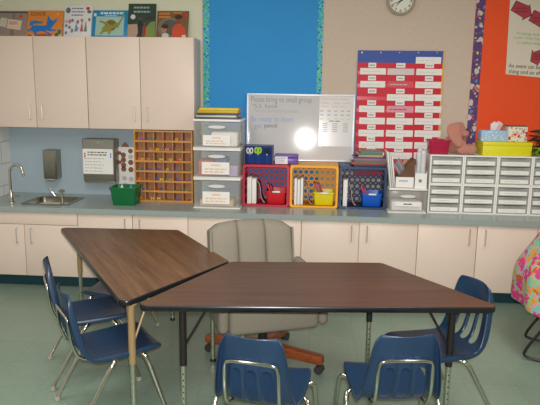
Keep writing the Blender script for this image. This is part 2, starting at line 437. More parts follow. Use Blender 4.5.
# -------------------------------------------------------------- tubs and bins
def tub(name, label, x0, x1, z, h, yf, dep, mat, taper=.86, rimh=.014, rim=.008, handle=None, cat='bin'):
    w = x1-x0
    t = thing(name, label, cat, ((x0+x1)/2, yf+dep/2, z))
    o = round_poly([(-w/2, -dep/2), (w/2, -dep/2), (w/2, dep/2), (-w/2, dep/2)], .018, 4)
    q = lambda s, zz: [(x*s, y*s, zz) for x, y in o]
    th = .003
    m = MB()
    s1 = (w/2-.0+rim)/(w/2)
    m.grid([q(taper*.97, 0), q(taper, .004), q(1, h-rimh), q(s1, h-rimh), q(s1, h), q(1-.01, h), q(taper-.03, .006)], True)
    m.bm.faces.new([m.bm.verts.new(p) for p in q(taper*.97, 0)])
    m.bm.faces.new([m.bm.verts.new(p) for p in q(taper-.03, .006)])
    bmesh.ops.remove_doubles(m.bm, verts=m.bm.verts[:], dist=1e-5)
    m.build('tub', mat, t)
    if handle:
        bx(-w*.18, w*.2, -dep/2*s1-.004, -dep/2*s1, h-.012, h+.002, .002).build('label_strip', handle, t)
    return t
GREEN = pm('green_plastic', (14, 106, 58), .35)
a0, a1, b0, b1 = rect(109.5, 186, 135, 206, 4.83)
tub('storage_bin', 'dark green plastic bin on the worktop beside the wooden cubby shelf', a0, a1, ZC, .155, 4.84, .195, GREEN)
for k, (x, c, lb) in enumerate(((.06, (235, 235, 240), 'white crumpled paper poking out of the left of the green bin'), (.14, (120, 150, 200), 'blue scrap of paper poking out of the right of the green bin'))):
    o = MB().ball((0, 0, .08), (.022, .03, .083), sub=1).build('paper_scrap', pm('scrap_%d' % k, c, .6), None, (a0+x+.01, 4.95, ZC+.006)); tag(o, lb, 'paper scrap')

# cubby shelf
CW = wood('honey_wood', (186, 124, 52), (214, 154, 78), .45, 3, 30)
CWB = wood('cubby_back_wood', (164, 114, 78), (190, 138, 100), .6, 3, 30)
CY = 5.06
x0, x1, z0, z1 = rect(134.5, 130.8, 192.5, 203.5, CY)
z0 = ZC; CDP = .2
t = thing('cubby_shelf', 'honey-coloured wooden cubby shelf of many small square compartments', 'cubby shelf', (x0, CY, z0))
W, H = x1-x0, min(z1, ZU-.004)-z0
fr = MB(); th = .011
fr.box(0, th, 0, CDP, 0, H); fr.box(W-th, W, 0, CDP, 0, H); fr.box(th, W-th, 0, CDP, H-th, H); fr.box(th, W-th, 0, CDP, 0, th*1.4)
fr.build('frame', CW, t, smooth=False)
bx(th, W-th, CDP*.45, CDP*.5, th, H-th).build('back_panel', CWB, t, smooth=False)
nc, nr = 6, 7
cw = (W-th)/nc; chh = (H-th)/nr
for k in range(1, nr):
    s = MB().box(th, W-th, .0, CDP*.45, k*chh, k*chh+.011); s.box(th, W-th, -.004, .0, k*chh-.001, k*chh+.016); s.build('shelf', CW, t, smooth=False)
for k in range(1, nc):
    d = MB()
    for r_ in range(nr):
        d.box(th/2+k*cw-.004, th/2+k*cw+.004, .004, CDP*.45, r_*chh+(.011 if r_ else th*1.4), (r_+1)*chh if r_ < nr-1 else H-th)
    d.build('divider', CWB, t, smooth=False)
cols = {'red': (205, 55, 45), 'yellow': (225, 195, 60), 'blue': (55, 95, 190), 'green': (60, 150, 80), 'orange': (230, 120, 40), 'purple': (120, 70, 160)}
rown = ['bottom row', 'second row from below', 'third row from below', 'middle row', 'third row from above', 'second row from above', 'top row']; coln = ['first', 'second', 'third', 'fourth', 'fifth', 'last']
rr = random.Random(3); cn = list(cols)
def letter(kind):
    m = MB(); s = .011
    if kind == 0: m.box(-s, -s+.006, 0, .008, 0, 2*s); m.box(-s+.006, s, 0, .008, 0, .006)
    elif kind == 1: m.box(-.003, .003, 0, .008, 0, 1.4*s); m.box(-s, s, 0, .008, 1.4*s, 2*s)
    elif kind == 2: m.tube([(s*.8*math.cos(a), .004, s+s*.8*math.sin(a)) for a in [2*PI*i/10 for i in range(10)]], .0035, 6, True)
    else: m.box(-s, -s+.006, 0, .008, 0, 2*s); m.box(s-.006, s, 0, .008, 0, 2*s); m.box(-s+.006, s-.006, 0, .008, s-.003, s+.003)
    return m
for r_ in range(nr):
    for c_ in range(nc):
        for j, cname in enumerate(rr.sample(cn, 2)):
            if rr.random() < .42: continue
            zz = z0+r_*chh+(.0112 if r_ else th*1.4+.0002)
            o = letter(rr.randrange(4)).build('plastic_letter', pm('letter_'+cname, cols[cname], .4), None,
                (x0+th/2+(c_+.33+.36*j)*cw, CY+.02+.02*rr.random(), zz+.0002), smooth=False)
            o.rotation_euler = (0, 0, rr.uniform(-.4, .4))
            if r_ < 7: o.location.z = zz
            o.scale = (1.3, 1, 1.0)
            tag(o, '%s plastic letter in the %s column, %s of the cubby shelf' % (cname, coln[c_], rown[r_]), 'plastic letter', 'letters in the cubby shelf')

# stacking drawers
FROST = clear('frosted_plastic', (238, 235, 228), .22, .3)
FROSTF = clear('frosted_front', (240, 237, 230), .13, .2)
ORANGEINK = pm('orange_ink', (232, 184, 156), .7)
BY = 4.84
x0, x1, _, _ = rect(193, 119, 240.5, 208, BY)
zz = [on(217, y, BY).z for y in (208.3, 178.2, 148.6, 119.3)]
zz[0] = ZC
lab = [(202.5, 191.8, 229.5, 204), (201.7, 162.3, 229.3, 174.5), (202.8, 135.3, 230, 145.8)]
nm = ['bottom', 'middle', 'top']
hold = ['with an orange label text', '', '']
BD = .34
for k in range(3):
    h = zz[k+1]-zz[k]; w = x1-x0
    t = thing('stacking_drawer', '%s of the three large frosted drawers stacked beside the wooden cubby shelf' % ('lowest' if k == 0 else ('middle one' if k == 1 else 'topmost')), 'drawer', (x0, BY, zz[k]), group='large frosted stacking drawers')
    rimm = MB().box(0, w, 0, BD, h-.02, h, .006)
    rimm.build('rim', WHITE, t); bx(0, w, 0, BD, 0, .008, .002).build('base', WHITE, t)
    hs = MB(); hs.box(.004, .009, .012, BD-.004, .008, h-.02); hs.box(w-.009, w-.004, .012, BD-.004, .008, h-.02); hs.box(.009, w-.009, BD-.009, BD-.004, .008, h-.02)
    hs.build('housing', FROST, t, smooth=False)
    d = MB(); d.box(.010, w-.010, .004, .008, .010, h-.024, .0015); d.box(.014, .017, .008, BD-.02, .010, h*.8); d.box(w-.017, w-.014, .008, BD-.02, .010, h*.8); d.box(.017, w-.017, .008, BD-.02, .010, .013)
    d = d.build('drawer', FROSTF, t, smooth=False)
    hp = [(w*.5+w*.18*math.cos(a), (h*.735+h*.055*math.sin(a))) for a in [2*PI*i/20 for i in range(20)]]
    MB().quadsheet(hp, -.003, .006).build('handle', clear('clear_handle', (235, 236, 236), .8, .2), d)
    a0, a1, b0, b1 = rect(*lab[k], BY)
    lb = bx(a0-x0, a1-x0, .0026, .0036, b0-zz[k], b1-zz[k]).build('label', PAPER, d)
    aw, bh = a1-a0, b1-b0
    scribble(a0-x0+aw*.1, a1-x0-aw*.05, [b0-zz[k]+bh*f for f in (.15, .38)], bh*.11, .0026, ORANGEINK, lb, 'writing', .95)
    scribble(a0-x0+aw*.35, a1-x0-aw*.3, [b0-zz[k]+bh*.68], bh*.14, .0026, ORANGEINK, lb, 'heading', 1)
def crumple(name, label, cat, c, s, mat, rz=0):
    o = MB().box(-s[0]/2, s[0]/2, -s[1]/2, s[1]/2, 0, s[2], min(s)*.15).build(name, mat, None, c, rz); return tag(o, label, cat)
dz = .0135
crumple('paper_bundle', 'white bundle of papers inside the top frosted drawer', 'paper bundle', (x0+.25, BY+.125, zz[2]+dz), (.22, .2, .12), PAPER, .05)
crumple('craft_box', 'red box seen inside the middle frosted drawer on its left', 'box', (x0+.10, BY+.125, zz[1]+dz), (.13, .2, .13), pm('red_card', (196, 60, 52), .6), 0)
crumple('craft_pouch', 'blue pouch inside the middle frosted drawer near its centre', 'pouch', (x0+.225, BY+.115, zz[1]+dz), (.10, .18, .15), pm('blue_pouch', (64, 84, 160), .6), 0)
crumple('marker_box', 'purple and white box inside the middle frosted drawer on its right', 'box', (x0+.325, BY+.08, zz[1]+dz), (.075, .1, .09), pm('lilac_card', (176, 160, 200), .6), .1)
crumple('paper_pad', 'tan pad of paper lying inside the bottom frosted drawer', 'paper pad', (x0+.19, BY+.125, zz[0]+dz), (.28, .2, .055), pm('tan_card', (206, 176, 140), .7), 0)
# folders on top of the tower
zt = zz[3]+.0005
for k, (c, w_, d_, th_, rz, lb) in enumerate((((70, 70, 72), .36, .24, .014, .02, 'dark grey folder at the bottom of the pile on the frosted drawers'),
        ((205, 202, 196), .33, .23, .016, -.03, 'white folder second from the bottom on the frosted drawers'),
        ((60, 62, 66), .34, .24, .016, .05, 'black folder just below the yellow folders on the frosted drawers'),
        ((200, 165, 40), .33, .23, .022, .0, 'mustard folder below the top yellow folder on the frosted drawers'),
        ((222, 196, 40), .32, .22, .018, .06, 'bright yellow folder on top of the pile on the frosted drawers'))):
    o = bx(-w_/2, w_/2, -d_/2, d_/2, 0, th_, .003).build('folder', pm('folder_col_%d' % k, c, .45), None, ((x0+x1)/2-.01+.004*k, BY+.15, zt), rz)
    tag(o, lb, 'folder', 'folders on the frosted drawers'); zt += th_+.0004

# ----------------------------------------------------------------- crates
KY = 4.985; KD_ = .31
def crate(label, mat, px0, px1, py0, py1, z0=ZC):
    a0, a1, b0, b1 = rect(px0, py0, px1, py1, KY)
    w, h = a1-a0, b1-z0
    t = thing('crate', label, 'crate', (a0, KY, z0), group='coloured crates lying on their sides')
    th = .012
    rim = MB()
    o = round_poly([(0, 0), (w, 0), (w, h), (0, h)], .02, 4); i = round_poly([(th*1.7, th*1.4), (w-th*1.7, th*1.4), (w-th*1.7, h-th*1.7), (th*1.7, h-th*1.7)], .02, 4)
    L_ = lambda p, y: [(x, y, z) for x, z in p]
    rim.grid([L_(o, .03), L_(o, .004), L_([(x+(w/2-x)*.01, z+(h/2-z)*.01) for x, z in o], 0), L_(i, 0), L_(i, .03), L_(o, .03)], True)
    rim.build('rim', mat, t)
    s = MB(); s.box(.004, w-.004, .03, KD_-.006, .001, .008); s.box(.004, w-.004, .03, KD_-.006, h-.010, h-.002)
    for xa, xb in ((.004, .012), (w-.012, w-.004)):
        for zz_ in [h*f for f in (.0, .2, .4, .6, .8)]:
            s.box(xa, xb, .03, KD_-.006, zz_+.008, zz_+h*.13)
        for yy in (.03, .11, .19, KD_-.03): s.box(xa+.001, xb-.001, yy, yy+.024, .008, h-.010)
    s.build('side_lattice', mat, t, smooth=False)
    # back panel with rows of round holes
    bp = MB(); nx, nz_ = 8, 6
    cx, cz = (w-.024)/nx, (h-.02)/nz_
    for ix in range(nx):
        for iz in range(nz_):
            mx_, mz_ = .012+(ix+.5)*cx, .009+(iz+.5)*cz; hr = min(cx, cz)*.36
            sq = []
            for k in range(16):
                a = 2*PI*k/16+PI/16; c, sn = math.cos(a), math.sin(a); q = max(abs(c), abs(sn))
                sq.append((mx_+c/q*cx/2, KD_, mz_+sn/q*cz/2))
            ci = [(mx_+hr*math.cos(2*PI*k/16+PI/16), KD_, mz_+hr*math.sin(2*PI*k/16+PI/16)) for k in range(16)]
            bp.grid([sq, ci, [(x, KD_-.006, z) for x, y, z in ci], [(x, KD_-.006, z) for x, y, z in sq]], True)
    bp.build('perforated_back', mat, t, smooth=False)
    return a0, a1, z0, b1
RED = pm('crimson_plastic', (196, 40, 66), .4); YEL = pm('amber_plastic', (246, 172, 32), .4); NAVY = pm('navy_plastic', (38, 60, 102), .4)
SPIRAL = pm('maroon_card', (120, 40, 44), .6)
def fill(a0, a1, b0, b1, colour, tubmat, bookn, folders):
    w = a1-a0; zf = ZC+.0175
    xb = a0+.038
    for k in range(bookn):
        th = .026 if bookn > 2 else .04
        o = bx(0, th-.004, 0, .2, 0, .225-.012*(k % 2), .002)
        o = o.build('workbook', PAPER, None, (xb, KY+.03+.008*k, zf)); xb += th
        tag(o, 'white workbook standing upright in the %s crate, %s' % (colour, ['at its left wall', 'second from its left wall', 'third from its left wall'][k]), 'book', 'white workbooks in the crates')
    # slumped folder with a pale bound edge
    t = thing('slumped_folder', 'maroon folder with a pale curved edge slumped in the %s crate' % colour, 'folder', (xb+.004, KY+.06, zf), group='slumped folders in the crates')
    prof = [(0, .19), (.018, .165), (.027, .12), (.029, .08), (.039, .04), (.056, .012), (.068, .004)]
    MB().grid([[(x, 0, z) for x, z in prof], [(x, .15, z) for x, z in prof], [(x*.9, .15, max(z-.008, .001)) for x, z in prof], [(x*.9, 0, max(z-.008, .001)) for x, z in prof], [(x, 0, z) for x, z in prof]]).build('cover', SPIRAL, t)
    MB().tube([(x, -.003, z+.003) for x, z in prof], .0026, 8).build('bound_edge', pm('grey_wire', (190, 186, 184), .5), t)
    tx0, tx1 = a0+w*.50, a0+w*.93
    tub('small_bin', 'small %s plastic bin inside the %s crate' % ({'red': 'red', 'yellow': 'lemon yellow', 'blue': 'bright blue'}[colour], colour), tx0, tx1, zf, .112, KY+.035, .2, tubmat, .9, .012, .006, WHITE)
    for k, (dx, tilt, c, hh) in enumerate(folders):
        m_ = Matrix.Rotation(tilt, 4, 'Y')
        o = MB().box(-.006, .006, 0, .11, 0, hh, .001, m_).build('red_folder', pm('red_folder_%d' % c[0], c, .5), None, (a0+w*dx, KY+.085, zf+.009+abs(math.sin(tilt))*.006))
        tag(o, '%s tilted folder standing in the small bin of the %s crate' % (['bright red', 'dark red', 'grey-edged red'][k], colour), 'folder', 'folders in the small bins')
rc = crate('crimson plastic crate lying on its side, its open front towards the room', RED, 242.3, 289.3, 164.8, 207)
fill(*rc, 'red', pm('red_bin', (206, 32, 40), .35), 2, [(.66, -.35, (204, 40, 44), .16), (.71, -.35, (176, 30, 40), .15)])
yc = crate('amber yellow plastic crate lying on its side between the red and navy crates', YEL, 289.7, 338.3, 165.6, 208.5)
fill(*yc, 'yellow', pm('lemon_bin', (224, 212, 30), .35), 3, [(.69, -.42, (204, 50, 48), .19), (.73, -.42, (150, 120, 120), .185), (.77, -.42, (190, 36, 40), .18)])
bc = crate('navy blue plastic crate lying on its side at the right end of the crate row', NAVY, 338.8, 386.5, 167, 210)
fill(*bc, 'blue', pm('bright_blue_bin', (20, 92, 200), .35), 1, [(.67, -.45, (200, 44, 56), .17), (.72, -.45, (176, 36, 50), .16)])

# things on the red crate
NAVYF = pm('navy_fabric', (34, 62, 128), .8, spec=.2, bump=.3)
cz = rc[3]
a0, a1, b0, b1 = rect(244.5, 146.5, 273, 164.5, KY+.06)
t = thing('pocket_caddy', 'navy fabric caddy with outer pockets on the red crate', 'caddy', (a0, KY+.05, cz)); W, H = a1-a0, .155
MB().box(0, W, 0, .008, 0, H, .003).box(0, W, .10, .108, 0, H, .003).box(0, .006, .008, .10, 0, H).box(W-.006, W, .008, .10, 0, H).box(.006, W-.006, .008, .10, 0, .006).build('body', NAVYF, t)
pk = MB()
for k in range(3):
    u0, u1 = W*(.04+.31*k), W*(.04+.31*k+.29)
    pts = [(u0, 0, .006), (u1, 0, .006)]
    arc = [(u0+(u1-u0)*j/6, -.018*math.sin(PI*j/6)) for j in range(7)]
    pk.grid([[(x, y, .004) for x, y in arc], [(x, y, H*.62-.02*math.sin(PI*j/6)) for j, (x, y) in enumerate(arc)], [(x, y*.8, H*.62-.02*math.sin(PI*j/6)-.004) for j, (x, y) in enumerate(arc)]])
pk.build('pockets', NAVYF, t)
MB().tube([(0, 0, H), (W, 0, H)], .005, 8).tube([(0, .0, 0), (0, 0, H)], .004, 8).tube([(W, 0, 0), (W, 0, H)], .004, 8).build('binding', pm('grey_binding', (120, 112, 112), .7), t)
def scissors(label, x, z, mat, y, s=1.):
    t = thing('scissors', label, 'scissors', (x, y, z), group='scissors in the navy caddy')
    MB().box(-.006, .006, -.002, .002, -.05, .01).build('blade', STEEL, t)
    m = MB()
    for q in (-1, 1): m.tube([(q*.014+.011*math.cos(a), 0, .035+.022*math.sin(a)) for a in [2*PI*i/12 for i in range(12)]], .0055*s, 8, True)
    m.build('handles', mat, t)
zb = cz+.076
scissors('white-handled scissors in the left pocket of the navy caddy', a0+W*.19, zb, WHITE, KY+.044)
scissors('lime-green-handled scissors in the middle pocket of the navy caddy', a0+W*.48, zb+.004, pm('lime_plastic', (160, 205, 40), .4), KY+.044, 1.5)
scissors('black-handled scissors in the right pocket of the navy caddy', a0+W*.79, zb, BLACKP, KY+.044)
a0, a1, b0, b1 = rect(274.5, 155.5, 298, 165.5, KY+.06)
t = thing('pencil_box', 'purple plastic pencil box with a white label on the red crate', 'pencil box', (a0, KY+.06, cz)); W, H = a1-a0, .082
PUR = pm('purple_plastic', (110, 76, 170), .35)
bx(0, W, 0, .12, 0, H*.68, .01).build('box', PUR, t); bx(-.002, W+.002, -.002, .122, H*.68, H, .009).build('lid', PUR, t)
lb = bx(.006, W*.56, -.004, -.0022, .004, H*.8).build('label', PAPER, t)
scribble(.012, W*.52, [H*.2, H*.4, H*.6], .006, -.004, pm('blue_ink', (120, 130, 190), .7), lb)

# --------------------------------------------------------------- whiteboard
WBT = on(300, 94, 5.34); WBZ0 = max(rc[3], yc[3])+.001
zt_ = WBT.z
hgt = zt_-WBZ0
WB0, WB1 = 5.262, 5.311
lean = math.atan2(WB1-WB0, hgt)
xa, xb = on(246.8, 130, 5.30).x, on(354.3, 130, 5.30).x
t = thing('whiteboard', 'framed whiteboard with handwritten notes leaning on the wall above the crates', 'whiteboard', (xa, WB0, WBZ0+.0005))
WBR = R(1.0)
t.rotation_euler = (-lean, 0, WBR)
W, H = xb-xa, hgt/math.cos(lean)
gl = pm('whiteboard_enamel', (206, 204, 206), .065, spec=.5, var=.01)
bx(.012, W-.012, .002, .012, .012, H-.012).build('panel', gl, t)
ALU = pm('white_aluminium', (226, 230, 238), .35, .2)
f = MB(); f.box(0, W, -.002, .016, 0, .015, .002); f.box(0, W, -.002, .016, H-.015, H, .002); f.box(0, .015, -.002, .016, .0151, H-.0151, .002); f.box(W-.015, W, -.002, .016, .0151, H-.0151, .002)
f.build('frame', ALU, t)
def wb(px, py):
    q = on(px, py, 5.30); return q.x-xa, (q.z-WBZ0)/math.cos(lean)
GM = pm('grey_marker', (148, 148, 154), .6); GML = pm('faint_grey_marker', (180, 180, 184), .6); BM_ = pm('blue_marker', (146, 170, 222), .6); DBM = pm('dark_marker', (104, 110, 150), .6)
for s_, l, r_, top, bot, mt in (('Please bring to small group', 251, 312, 97.2, 103.6, GM), ('*S.S. book', 252, 278, 103.8, 107.8, GM), ('*word booklet/packet', 253.5, 299, 109, 113.4, GML),
                            ('Be ready to learn', 251, 293, 116.8, 122.8, BM_), ('get', 254.5, 262, 124.2, 129.4, BM_), ('pencil', 264.5, 277, 123.4, 128.8, DBM)):
    u0, v0 = wb(l, bot); u1, v1 = wb(r_, top)
    text(s_, u0, u1, v0, v1, .0012, mt, t, 'handwriting')
# chart sheet taped to it
u0, v0 = wb(318.5, 146); u1, v1 = wb(353.2, 96.5)
n = thing('reading_chart', 'white printed chart sheet taped on the right side of the whiteboard', 'chart', (xa, WB0, WBZ0+.0005)); n.rotation_euler = (-lean, 0, WBR)
u1 = W-.017; v1 = H-.017
SHEET = pm('laminated_sheet', (222, 220, 222), .15, spec=.5, var=.01)
bx(u0, u1, .0009, .0018, v0, v1).build('sheet', SHEET, n)
sw_, sh_ = u1-u0, v1-v0
LG = pm('light_grey_print', (168, 165, 168), .6)
def srow(v, xs, w_, h_, mat_, nm_):
    m = MB()
    for x in xs: m.quadsheet([(u0+sw_*x, v0+sh_*v), (u0+sw_*(x+w_), v0+sh_*v), (u0+sw_*(x+w_), v0+sh_*v+h_), (u0+sw_*x, v0+sh_*v+h_)], .0004, .0004)
    m.build(nm_, mat_, n, smooth=False)
YP = pm('yellow_print', (214, 205, 150), .6); PKP = pm('pink_print', (224, 176, 172), .6)
for v in (.70, .62, .54): srow(v, (.02, .24, .44, .64, .82), .1, .008, YP if v < .6 else LG, 'table_row')
srow(.5, (.3, .48), .14, .007, GREYINK, 'heading')
for v in (.45, .41, .37, .33, .29): srow(v, (.1, .4, .72), .15, .006, LG, 'list_row')
srow(.94, (.03, .3, .62), .26, .006, PKP, 'pink_line'); srow(.86, (.05, .4, .7), .22, .006, PKP, 'pink_line'); srow(.79, (.05, .36, .6), .2, .006, PKP, 'pink_line')

# ---------------------------------------------------------- bulletin boards
x0 = on(203.3, 50, WY).x; x1 = on(322.5, 50, WY).x
t = thing('bulletin_board', 'bright blue paper bulletin board behind the whiteboard', 'bulletin board', (0, WY, 0))
BLUEP = pm('blue_paper', (48, 146, 214), .65, spec=.3, var=.05, scale=4, bump=.15, bscale=30)
bx(x0, x1, -.006, -.0006, ZC+.02, 2.62).build('paper', BLUEP, t)
TEAL = voro('teal_border_print', [((90, 190, 150), 1., .42), ((140, 205, 160), 1.7, .3), ((30, 100, 190), 1.4, .3), ((225, 240, 200), 2.4, .18)], 26, (80, 175, 200), warp=.02)
def scallop(xa_, xb_, z0_, z1_, y, amp, step):
    pts = [(xa_, z0_), ]
    k = int((z1_-z0_)/step); left = [(xa_, z0_)]; right = []
    for i in range(k*4+1): right.append((xb_-amp+amp*abs(math.sin(PI*i/4)), z0_+(z1_-z0_)*i/(k*4)))
    return MB().quadsheet([(xa_, z0_)]+right+[(xa_, z1_)], y, .0015)
wl = on(209.8, 50, WY).x-x0
scallop(x0, x0+wl, ZC+.02, 2.62, -.0077, .008, .07).build('border_strip', TEAL, t, smooth=False)
wl = x1-on(317, 50, WY).x
MB().quadsheet([(x1, ZC+.02), (x1, 2.62)]+[(x1-wl+.008*abs(math.sin(PI*i/4)), 2.62-(2.6-ZC)*i/108) for i in range(109)], -.0077, .0015).build('border_strip', TEAL, t, smooth=False)

xo = on(478, 60, WY).x; xob = on(472, 60, WY).x
t = thing('bulletin_board', 'orange paper bulletin board with a purple patterned border at the right', 'bulletin board', (0, WY, 0))
bx(xob, RX-.02, -.006, -.0006, ZC+.25, 2.62).build('paper', pm('orange_paper', (240, 84, 36), .6, spec=.3, var=.04, scale=4), t)
PURB = voro('purple_border_print', [((206, 196, 190), 1., .3), ((80, 150, 210), 1.3, .22), ((230, 200, 110), 1.6, .2), ((205, 96, 60), 1.9, .2), ((120, 170, 90), 2.2, .16)], 12, (98, 72, 122), warp=.05)
MB().quadsheet([(xob, ZC+.25), (xo+.026, ZC+.25), (xo+.026, 2.62), (xob, 2.62)], -.0085, .002).build('border_strip', PURB, t, smooth=False)
# arrow poster
PY = WY-.012
p0 = on(506, 74.3, PY); p1 = on(510.5, 0, PY)
t = thing('arrow_poster', 'white handmade poster with red arrows pinned to the orange board', 'poster', (0, PY, 0))
q = [on(*c, PY) for c in ((505.6, 74.2), (572, 80.5), (577, -42), (513, -48))]
MB().quadsheet([(v.x, v.z) for v in q], 0, .002).build('sheet', pm('poster_paper', (222, 212, 196), .6, spec=.3, var=.03, scale=3), t, smooth=False)
ARW = pm('red_arrow_card', (176, 52, 72), .6); BLK = pm('black_outline', (40, 30, 36), .6)
def arrow(pts, name='arrow'):
    P = [(on(x, y, PY).x, on(x, y, PY).z) for x, y in pts]
    cx_ = sum(a for a, b in P)/len(P); cz_ = sum(b for a, b in P)/len(P)
    o = MB().quadsheet([(cx_+(a-cx_)*1.07, cz_+(b-cz_)*1.07) for a, b in P], -.0008, .0006).build(name, BLK, t, smooth=False)
    MB().quadsheet(P, -.0016, .0006).build('fill', ARW, o, smooth=False)
    return cx_, cz_, o
a = arrow([(516.4, 1), (528.2, 6), (529.7, 4.5), (531.2, 15.3), (521.8, 19.8), (522.8, 17.3), (511.4, 10.4)])
scribble(a[0]-.065, a[0]+.05, [a[1]-.012, a[1]+.014], .010, -.0018, pm('brick_ink', (120, 40, 44), .7), a[2], 'writing')
a = arrow([(534.7, 10.4), (546.5, 16), (548, 14), (550.5, 24.8), (539.8, 29.8), (540.3, 27.2), (529.2, 20.5)])
scribble(a[0]-.065, a[0]+.05, [a[1]-.012, a[1]+.014], .010, -.0018, pm('brick_ink', (120, 40, 44), .7), a[2], 'writing')
a = arrow([(532.6, 49.8), (533.6, 52.4), (546, 48.6), (551, 62), (539, 62.5), (538.2, 65), (530.7, 61.2)])
scribble(a[0]-.04, a[0]+.055, [a[1]-.02, a[1], a[1]+.018], .010, -.0018, pm('brick_ink', (120, 40, 44), .7), a[2], 'writing')
GRI = pm('green_ink', (128, 178, 92), .7)
for s_, xa_, xb_, ya, yb, mt in (('Putting events in', 516.5, 551, 31.2, 36.4, GRI), ('order they happened', 513.5, 552, 35.6, 40.4, GRI), ('is called sequencing', 517, 553, 40.4, 45.6, GRI),
        ('An event can be any', 508.3, 549, 63.2, 69.8, INK), ('thing and an effect', 508.2, 548, 69, 75.4, INK)):
    A_, B_ = on(xa_, yb, PY), on(xb_, ya+1.5, PY)
    text(s_, A_.x, B_.x, A_.z, B_.z, -.001, mt, t, 'handwriting', -.05)

# clock
c = on(401.3, .5, WY-.03)
t = thing('wall_clock', 'round beige-rimmed wall clock at the top of the tan wall', 'clock', (c.x, WY, c.z))
rad = on(416, 0, WY-.03).x-c.x
rx = Matrix.Rotation(R(90), 4, 'X')
MB().lathe([(rad*.97, 0), (rad, .012), (rad*.985, .034), (rad*.9, .04), (rad*.8, .032), (rad*.79, .01)], 48, rx).build('rim', pm('beige_rim', (170, 155, 134), .4), t)
MB().lathe([(.001, .012), (rad*.8, .012), (rad*.8, .016), (.001, .016)], 40, rx).build('face', pm('clock_face', (222, 222, 210), .4), t)
for k in range(1, 13):
    a = 2*PI*k/12
    X, Z = math.sin(a)*rad*.66, math.cos(a)*rad*.66
    text(str(k), X-.010*(1.4 if k > 9 else 1), X+.010*(1.4 if k > 9 else 1), Z-.012, Z+.012, -.0165, INK, t, 'numeral')
def hand(ang, ln, w_, y):
    a = R(ang); d = Vector((math.sin(a), math.cos(a))); s = Vector((d.y, -d.x))
    pts = [d*-.02+s*w_, d*-.02-s*w_, d*ln-s*w_*.4, d*ln+s*w_*.4]
    MB().quadsheet([(v.x, v.y) for v in pts], y, .001).build('hand', BLK, t, smooth=False)
hand(247, rad*.68, .004, -.0185); hand(223, rad*.5, .005, -.0200)
MB().cyl((0, -.016, 0), (0, -.022, 0), .007).build('hub', BLK, t)

# -------------------------------------------------------------- pocket chart
PCY = WY-.014
REDF = pm('red_nylon', (205, 22, 50), .5, var=.06, scale=5, spec=.35); REDP = pm('red_pocket_vinyl', (214, 28, 56), .28, var=.06, scale=5)
BLUF = pm('royal_blue_nylon', (44, 76, 160), .55)
def pc(px, py, Y=PCY): q = on(px, py, Y); return q.x, q.z
t = thing('pocket_chart', 'red pocket chart with a blue header hanging right of the whiteboard', 'pocket chart', (0, PCY, 0))
tl, tr = pc(358, 50), pc(442, 51.3); bl_, br_ = pc(354.5, 176), pc(436.5, 178)
x0_, x1_ = (tl[0]+bl_[0])/2, (tr[0]+br_[0])/2
ztop, zbot = (tl[1]+tr[1])/2, (bl_[1]+br_[1])/2
zh = pc(400, 63)[1]
bx(x0_, x1_, 0, .008, zbot, zh).build('backing', REDF, t, smooth=False)
bx(x0_, x1_, -.001, .008, zh, ztop).build('header', BLUF, t, smooth=False)
bx(x1_, x1_+.012, -.001, .008, zbot, ztop).build('yellow_side_binding', pm('yellow_binding', (226, 170, 50), .6), t, smooth=False)
bx(x0_-.006, x0_, -.001, .008, zbot, ztop).build('blue_side_binding', BLUF, t, smooth=False)
for px_ in (362, 381, 399.5, 418.5, 437):
    g = pc(px_, 52.5); MB().cyl((g[0], -.001, g[1]), (g[0], -.004, g[1]), .007, n=12).build('grommet', CHROME, t)
tagy = [65.4, 78.3, 91.2, 103, 115, 127.3, 139, 149.5]
cxs = [(359, 384.8), (386.2, 413.3), (414.6, 441)]
tgx = [(367, 375.6), (395.2, 404), (424, 432.6)]
cname3 = ['left', 'middle', 'right']; rowname = ['first', 'second', 'third', 'fourth', 'fifth', 'sixth', 'seventh', 'eighth']
rr = random.Random(11)
PINKC = pm('pink_card', (226, 150, 168), .6); REDC = pm('rose_card', (216, 66, 84), .5); GLOSSC = pm('glossy_grey_card', (212, 200, 200), .3)
lean_px = -.022
